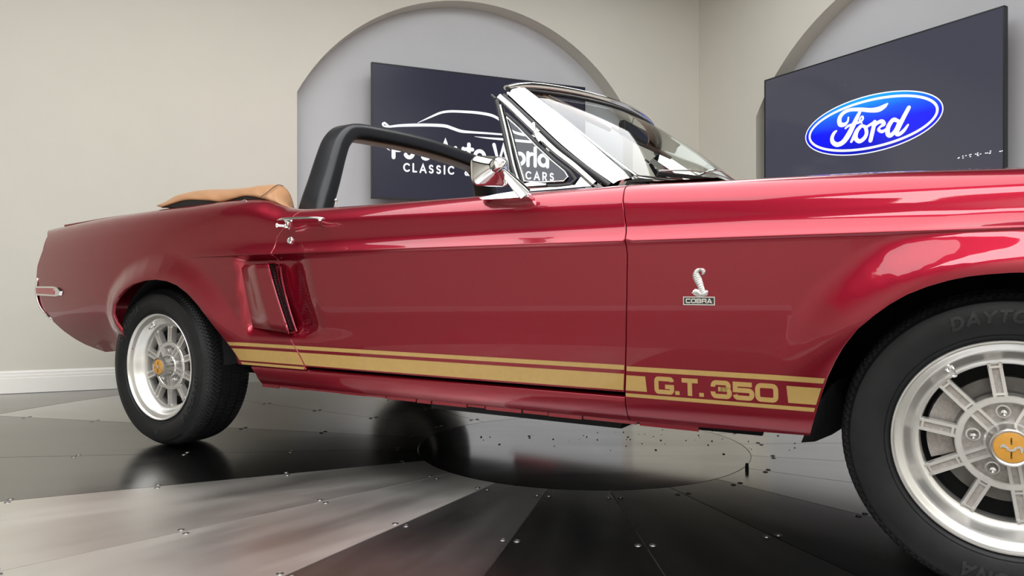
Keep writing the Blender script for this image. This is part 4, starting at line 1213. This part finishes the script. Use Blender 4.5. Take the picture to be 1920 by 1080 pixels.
# ------------------------------------------------------------------ windscreen and its frame
def ws(s, t, off=0):
    """s -1..1 across, t 0 base .. 1 header"""
    k = 1-s*s
    b = Vector((1.930+.150*k, YC+s*.74, .900+.015*k)); h = Vector((1.450+.175*k, YC+s*.66, 1.243+.026*k))
    p = b.lerp(h, t); q_ = 4*t*(1-t)*.018
    return p+Vector((.57, 0, .80))*(q_+off)
v = []; NS, NTt = 40, 14
for i in range(NS+1):
    for j in range(NTt+1): v.append(ws(-1+2*i/NS, j/NTt))
gl = cmesh('windscreen', v, [(i*(NTt+1)+j, i*(NTt+1)+j+1, (i+1)*(NTt+1)+j+1, (i+1)*(NTt+1)+j) for i in range(NS) for j in range(NTt)], M['glass'], smooth=True, sharp=80)
# header: chrome moulding over a dark seal
hp = [ws(-1+2*i/40, 1.0) for i in range(41)]
mb = MB(); hp = [p+Vector((-.012+.03*abs(-1+i/20)**8, 0, .016-.020*abs(-1+i/20)**10)) for i, p in enumerate(hp)]
mb.add(*sweep_vf(hp, rrect(.046, .026, .012), up=Vector((.2, 0, 1)), scale=[min(1, .55+.45*min(i, 40-i)/2.5) for i in range(41)]))
cbuild(mb, 'windscreen_header', M['chrome'])
mb = MB(); mb.add(*sweep_vf([ws(-1+2*i/40, .965, .003) for i in range(41)], rrect(.018, .010, .004), up=Vector((.5, 0, .8))))
cbuild(mb, 'header_seal', M['black'])
mb = MB(); mb.add(*sweep_vf([ws(-1+2*i/40, .02, .004) for i in range(41)], rrect(.030, .016, .006), up=Vector((.5, 0, .8))))
cbuild(mb, 'base_moulding', M['chrome'])
# A pillar: lofted chrome cover from the windscreen edge round to the door side
def SW(px_, py_, e=0): return on_plane(px_, py_, .075, .36)+Vector((0, e, 0))
Lb = [SW(950, 174), SW(1000, 221), SW(1050, 268), SW(1100, 309), SW(1150, 344)]
Rb = [on_plane(988, 167, .150, .27), on_plane(1040, 206, .150, .27), on_plane(1095, 250, .150, .27), on_plane(1150, 293, .150, .27), on_plane(1206, 334, .150, .27)]
Lb = spline(Lb, 5); Rb = spline(Rb, 5)
v = []; K = 8
for a, b in zip(Lb, Rb):
    dn = Vector((.45, -.65, .6)).normalized()
    for k in range(K+1):
        t = k/K; v.append(a.lerp(b, t)+dn*(.010*(1-(2*t-1)**4)))
    v.append(b+Vector((-.03, .03, -.03))); v.append(a+Vector((-.02, .04, -.02)))
n_ = K+3; LL = len(Lb)
fc = [(i*n_+k, i*n_+(k+1) % n_, (i+1)*n_+(k+1) % n_, (i+1)*n_+k) for i in range(LL-1) for k in range(n_)]+[tuple(range(n_)), tuple((LL-1)*n_+k for k in range(n_))]
ap = cmesh('pillar_trim', v, fc, M['chrome'], smooth=True, sharp=45); fix_normals(ap); mirror_copy(ap)
mb = MB(); c4 = [on_plane(a, b, .105, .2) for a, b in ((1142, 347), (1160, 343), (1200, 333), (1222, 336), (1228, 341), (1196, 345), (1160, 347.5))]
mb.add(c4+[p+Vector((0, .02, -.004)) for p in c4], [tuple(range(7)), tuple(range(7, 14))]+[(i, (i+1) % 7, 7+(i+1) % 7, 7+i) for i in range(7)])
mirror_copy(cbuild(mb, 'pillar_foot', M['chrome'], smooth=False))
def plane_strip(name, pix, w_, th, m, off=0, parent=car, mir=True, y0=.075, k=.36):
    """bar lying in the side-glass plane, pix = centre line"""
    P_ = spline([on_plane(a, b, y0, k)+Vector((0, off, 0)) for a, b in pix], 5) if len(pix) > 2 else [on_plane(a, b, y0, k)+Vector((0, off, 0)) for a, b in pix]
    mb_ = MB(); nrm = Vector((0, -1, k)).normalized()
    mb_.add(*sweep_vf(P_, rrect(w_, th, min(w_, th)*.35, 3), up=nrm))
    o = cbuild(mb_, name, m, parent)
    if mir: mirror_copy(o)
    return o
plane_strip('pillar_seal', [(944, 180), (1000, 232), (1060, 287), (1143, 349)], .014, .022, M['black'], .006)
plane_strip('window_channel', [(936, 182), (955, 198), (990, 232), (1010, 251)], .020, .014, M['chrome_dim'], .0)
plane_strip('window_channel', [(1004, 248), (1040, 283), (1078, 313), (1115, 346)], .019, .014, M['chrome_dim'], .0)
plane_strip('glass_run', [(1003, 233), (1008, 256), (1015, 268)], .008, .018, M['chrome'], -.004)
plane_strip('glass_run', [(932, 188), (946, 250), (960, 310), (970, 349)], .016, .016, M['black'], .002)
plane_strip('division_bar', [(941, 200), (953, 250), (966, 310), (977, 346)], .0075, .020, M['chrome_dim'], -.003)
plane_strip('mirror_clip', [(922, 179), (930, 186)], .008, .01, M['black'], 0)
# vent window: black seal, bright frame, pane
tri = [(948, 214), (975, 238), (1005, 268), (1040, 301), (1068, 322), (1079, 336), (1070, 346), (1045, 349), (1010, 349), (981, 347), (968, 296), (957, 250)]
def closed_strip(name, pix, w_, th, m, off=0):
    P_ = [on_plane(a, b, .075, .36)+Vector((0, off, 0)) for a, b in pix]; P_.append(P_[0]); P_.append(P_[1])
    mb_ = MB(); mb_.add(*sweep_vf(P_, rrect(w_, th, min(w_, th)*.35, 3), up=Vector((0, -1, .36)).normalized())); o = cbuild(mb_, name, m, car); mirror_copy(o); return o
closed_strip('vent_window_seal', tri, .013, .012, M['black'], .004)
tri2 = [(951, 221), (975, 243), (1004, 273), (1036, 303), (1060, 323), (1066, 333), (1058, 341), (1010, 343), (984, 341), (971, 296), (960, 252)]
closed_strip('vent_window_frame', tri2, .0035, .012, M['chrome'], .0)
mb = MB(); mb.add([on_plane(a, b, .077, .36) for a, b in tri2], [tuple(range(len(tri2)))]); vg = cbuild(mb, 'vent_window', M['glass'], smooth=False); mirror_copy(vg)
mb = MB()   # latch
P_ = [on_plane(a, b, .066, .36) for a, b in ((976, 346), (1000, 340), (1009, 343), (1024, 344), (1023, 347), (978, 350))]
P2 = [p+Vector((0, .006, 0)) for p in P_]; mb.add(P_+P2, [tuple(range(6)), tuple(range(6, 12))]+[(i, (i+1) % 6, 6+(i+1) % 6, 6+i) for i in range(6)])
cbuild(mb, 'vent_latch', M['satin'])
mb = MB()   # bright filler at the foot of the vent window
pf_ = [(975, 349), (1078, 347), (1090, 330), (1119, 348), (1000, 358), (975, 360)]
P_ = [on_plane(a, b, .074, .36) for a, b in pf_]; P2 = [p+Vector((0, .01, 0)) for p in P_]
mb.add(P_+P2, [tuple(range(6)), tuple(range(6, 12))]+[(i, (i+1) % 6, 6+(i+1) % 6, 6+i) for i in range(6)]); cbuild(mb, 'window_filler', M['satin'], smooth=False)
# door top inner edge and window-slot seal
v = []
for i in range(41):
    x = DR[0][0]+.01+(DF[0][0]-DR[0][0]-.02)*i/40; p = Mp(x, wtop(x, .045)); v += [(x, p.y-.002, p.z-.001), (x, p.y+.012, p.z-.004), (x, p.y+.014, p.z-.08)]
o = cmesh('window_slot_seal', v, [(3*i+k, 3*i+3+k, 3*i+4+k, 3*i+1+k) for i in range(40) for k in (0, 1)], M['black'], smooth=True, sharp=40); mirror_copy(o)
mb = MB(); mb.add(*disc_on(on_y(630, 381, .08), Vector((0, 0, 1)), [(-.01, .003), (.006, .003), (.008, .006), (.013, .006), (.015, .004), (.015, .0001)], 12)); cbuild(mb, 'door_lock_button', M['chrome'])
# interior mirror and sun visors behind the glass
mb = MB(); mb.add(*box_vf(ws(0, .80)+Vector((-.10, 0, -.005)), (.03, .24, .055))); bevel(cbuild(mb, 'interior_mirror', M['black'], smooth=False), .012, 3)
mb = MB(); mb.add(*sweep_vf([ws(0, .96)+Vector((-.02, 0, 0)), ws(0, .84)+Vector((-.09, 0, 0))], circ(.006, 8))); cbuild(mb, 'interior_mirror_stem', M['chrome'])
for sy in (-1, 1):
    mb = MB(); R_ = Matrix.Rotation(math.radians(35), 3, 'Y')
    mb.add(*box_vf(ws(sy*.5, .93)+Vector((-.085, 0, -.012)), (.13, .42, .014), R_)); bevel(cbuild(mb, 'sun_visor', M['tan_dark'], smooth=False), .006, 3)
# steering wheel
mb = MB(); c_ = Vector((1.60, 1.22, .80)); ax_ = Vector((-.88, 0, .45)).normalized()
e1 = Vector((0, 1, 0)); e2 = ax_.cross(e1)
mb.add(*sweep_vf([c_+e1*.19*math.cos(a)+e2*.19*math.sin(a) for a in [2*math.pi*i/40 for i in range(42)]], circ(.012, 8), up=ax_)); mb.add(*sweep_vf([c_-ax_*.2, c_], circ(.03, 12), up=e1))
cbuild(mb, 'steering_wheel', M['black'])
# wipers ----------------------------------------------------------------------------
def wiper(s0, t0, s1, t1, pv, elb):
    root = MB(); a = ws(s0, t0, .012); b = ws(s1, t1, .012); c = a.lerp(b, .5)
    el = ws(*elb, .035); p = ws(*pv, .01)
    root.add(*sweep_vf(spline([p, p+Vector((0, 0, .022)), el.lerp(p, .3)+Vector((0, 0, .012)), el, c+Vector((.004, 0, .006))], 5), rrect(.009, .005, .002), up=Vector((.5, 0, .8))))
    arm = cbuild(root, 'wiper_arm', M['chrome'])
    bl = MB(); n_ = 12
    pts = [a.lerp(b, i/n_) for i in range(n_+1)]
    pts = [ws(s0+(s1-s0)*i/n_, t0+(t1-t0)*i/n_, .008) for i in range(n_+1)]
    bl.add(*sweep_vf(pts, rrect(.004, .013, .0015), up=Vector((.5, 0, .8)))); cbuild(bl, 'wiper_blade', M['black'], arm)
    br_ = MB(); br_.add(*sweep_vf([q_+Vector((.57, 0, .8))*(.010+.012*math.sin(math.pi*i/n_)) for i, q_ in enumerate(pts)], rrect(.006, .003, .001), up=Vector((.5, 0, .8)))); cbuild(br_, 'wiper_bridge', M['satin'], arm)
wiper(-.86, .07, -.28, .09, (-.22, -.06), (-.45, .11))
wiper(-.10, .07, .50, .09, (.52, -.06), (.30, .11))
# washer jets on the cowl
for px_, py_ in ((1262, 338), (1277, 342)):
    p = on_y(px_, py_, .28); mb = MB(); mb.add(*disc_on(Vector((p.x, p.y, .905)), Vector((0, 0, 1)), [(-.01, .007), (.006, .007), (.010, .004), (.010, .0001)], 12)); cbuild(mb, 'washer_jet', M['chrome'])
# ------------------------------------------------------------------ door mirror
mb = MB()
# foot: wedge lying on the door top
ft = [(899, 371, -.020), (930, 364, -.030), (962, 359, -.028), (975, 352, -.015), (996, 365, -.020), (990, 369, -.034), (945, 372, -.042), (905, 374, -.036)]
A_ = [on_y(a, b, y) for a, b, y in ft]; B_ = [Vector((p.x, p.y+.03, p.z-.010)) for p in A_]
mb.add(A_+B_, [tuple(range(8)), tuple(range(8, 16))]+[(i, (i+1) % 8, 8+(i+1) % 8, 8+i) for i in range(8)])
MY = -.085
st0 = on_y(985, 364, -.030); st1 = on_y(940, 318, MY)
mb.add(*sweep_vf([st0, st0.lerp(st1, .5), st1], rrect(.030, .016, .005), up=Vector((-.3, -1, .2)).normalized(), scale=[1.25, 1.0, .62]))
stem = cbuild(mb, 'mirror_base', M['chrome'])
# head: rounded square bowl, glass faces the rear; cone narrows to the pivot
hc = on_y(921, 319, MY); ax_ = Vector((.74, -.62, .12)).normalized()     # from glass towards the pivot (forward and out)
sd = ax_.cross(Vector((0, 0, 1))).normalized(); upv = sd.cross(ax_).normalized()
gc = hc-ax_*.016
def ringsq(c, w, h, r, n_=6): return [c+sd*a+upv*b for a, b in rrect(w, h, r, n_)]
rings = [ringsq(gc-ax_*.002, .098, .074, .018), ringsq(gc, .104, .080, .020), ringsq(gc+ax_*.012, .104, .080, .020), ringsq(gc+ax_*.016, .100, .076, .020), ringsq(gc+ax_*.034, .078, .058, .020), ringsq(gc+ax_*.050, .052, .042, .019), ringsq(gc+ax_*.058, .038, .034, .0165)]
n_ = len(rings[0]); v = [p for r in rings for p in r]
fc = [(i*n_+k, i*n_+(k+1) % n_, (i+1)*n_+(k+1) % n_, (i+1)*n_+k) for i in range(len(rings)-1) for k in range(n_)]
mb = MB(); mb.add(v, fc)
mb.add(*disc_on(gc+ax_*.052, ax_, [(0, .017), (.030, .0145), (.033, .013), (.034, .005), (.036, .004), (.036, .0001)], 24))
mh = cbuild(mb, 'door_mirror', M['chrome'], sharp=40)
mb = MB(); mb.add(ringsq(gc-ax_*.0005, .096, .072, .017), [tuple(range(n_))]); cbuild(mb, 'mirror_glass', M['mirror'], mh, smooth=False)
for o in (stem, mh): mirror_copy(o)
# ------------------------------------------------------------------ roll bar
XR = .597
half = [(.225, .86), (.250, .94), (.285, 1.03), (.320, 1.125), (.348, 1.185), (.388, 1.224), (.443, 1.240), (.55, 1.248), (.70, 1.255), (.86, 1.258)]
full = half+[(2*YC-y, z) for y, z in reversed(half[:-1])]
P_ = spline([Vector((XR, y, z)) for y, z in full], 6)
mb = MB(); mb.add(*sweep_vf(P_, rrect(.118, .066, .024, 6), up=Vector((1, 0, 0)))); 
mb = MB(); v_ = []; sec = rrect(.066, .118, .026, 6)
for i, p in enumerate(P_):
    t = (P_[min(i+1, len(P_)-1)]-P_[max(i-1, 0)]).normalized(); n1 = Vector((1, 0, 0)); n2 = t.cross(n1).normalized()
    yy = abs(p.z-1.247); sc_ = 1+max(0, min(1, (1.2-p.z)/.3))*.25
    for a, b in sec: v_.append(p+n2*a*sc_+n1*b*(1+max(0, min(1, (1.2-p.z)/.3))*.15))
ns_ = len(sec)
mb.add(v_, [(i*ns_+k, i*ns_+(k+1) % ns_, (i+1)*ns_+(k+1) % ns_, (i+1)*ns_+k) for i in range(len(P_)-1) for k in range(ns_)])
cbuild(mb, 'roll_bar', M['pad'], sharp=60)
# ------------------------------------------------------------------ folded top boot
NTX, NTY = 54, 40
up_pix = [(303, 387), (345, 365), (385, 357), (420, 355.5), (455, 354), (490, 349.5), (515, 346.5), (532, 350), (543, 362), (549, 378), (552, 390)]
lo_pix = [(303, 388), (345, 375), (385, 375), (415, 377.5), (440, 371), (462, 366.5), (485, 370), (505, 376), (520, 381), (537, 387), (552, 391)]
SKP = [on_y(a, b, .052) for a, b in lo_pix]+[on_y(a, b, .056) for a, b in ((303, 390), (345, 389), (385, 389), (415, 390), (440, 387), (462, 384), (485, 387), (505, 391), (520, 394), (537, 396), (552, 397))]
sk = MB(); sk.add(SKP, [(i, i+1, 12+i, 11+i) for i in range(10)]); cbuild(sk, 'boot_gap_shade', M['black'], smooth=False)  # black strip put in for the shaded gap under the boot edge
U = spline([on_y(a, b, .16) for a, b in up_pix], 6); L_ = spline([on_y(a, b, .045) for a, b in lo_pix], 6)
rows_ = []
NU_ = len(U)
for i in range(NU_):
    u0, l0 = U[i], L_[i]; ti = i/(NU_-1); row = []
    for k in range(11):
        t = k/10; p = l0.lerp(u0, t); bul = math.sin(math.pi*t)*.5*(u0.z-l0.z)
        p = Vector((p.x, l0.y+(u0.y-l0.y)*(t**1.6), l0.z+(u0.z-l0.z)*(1-(1-t)**1.5)))
        fold = .0022*math.sin(9*ti*6.28+t*5)*math.sin(math.pi*t)
        row.append(p+Vector((0, -1, .3))*fold)
    arm = smooth(-.02, .16, u0.x)
    for k in range(1, 15):
        t = k/14; y = u0.y+(YC-u0.y)*t; dy_ = y-u0.y
        drop = arm*smooth(.01, .13, dy_)*(u0.z-.885)+(1-arm)*max(0, u0.z-.95)*.5*smooth(0, .4, dy_)
        row.append(Vector((u0.x-dy_*(1.15*(1-smooth(.1, .6, dy_)*.6))*(.35+.65*smooth(-.1, .5, u0.x)), y, u0.z-drop+.004*math.sin(dy_*9)*(1-arm))))
    rows_.append(row)
K_ = len(rows_[0]); v = []
for row in rows_:
    v += row+[Vector((p.x, 2*YC-p.y, p.z)) for p in reversed(row[:-1])]
KK = 2*K_-1
bt = cmesh('folded_top_boot', v, [(i*KK+k, (i+1)*KK+k, (i+1)*KK+k+1, i*KK+k+1) for i in range(NU_-1) for k in range(KK-1)], M['tan'], smooth=True, sharp=70)
fix_normals(bt)
md = bt.modifiers.new('thick', 'SOLIDIFY'); md.thickness = .004; md.offset = -1
# piping seam and front flap
def seam_pt(a, b): return on_y(a, b, .10)
mb = MB(); mb.add(*sweep_vf(spline([on_y(488, 370, .036), on_y(499, 362, .050), on_y(509, 354, .075), on_y(516, 349, .105), on_y(523, 346.6, .135), on_y(531, 349, .140)], 5), circ(.0016, 6))); cbuild(mb, 'boot_piping', M['tan_dark'], bt)
mb = MB()
fa = [on_y(a, b, .040) for a, b in ((492, 381), (505, 383), (520, 385), (535, 388), (552, 392))]; fb = [on_y(a, b, .034) for a, b in ((497, 387), (509, 391), (522, 394), (536, 396), (550, 397))]
fa = spline(fa, 5); fb = spline(fb, 5)
mb.add(fa+fb, [(i, i+1, len(fa)+i+1, len(fa)+i) for i in range(len(fa)-1)])
fl_ = cbuild(mb, 'boot_flap', M['tan'], bt); md = fl_.modifiers.new('t', 'SOLIDIFY'); md.thickness = .003
# dark well under the boot
mb = MB(); mb.add(*box_vf((.02, YC, .86), (.40, 1.50, .03))); cbuild(mb, 'boot_well', M['matte'], smooth=False)
mb = MB(); mb.add(*sweep_vf([on_y(440, 381, .03), on_y(455, 378, .03), on_y(462, 375, .03)], rrect(.012, .006, .002))); cbuild(mb, 'boot_clip', M['chrome'])
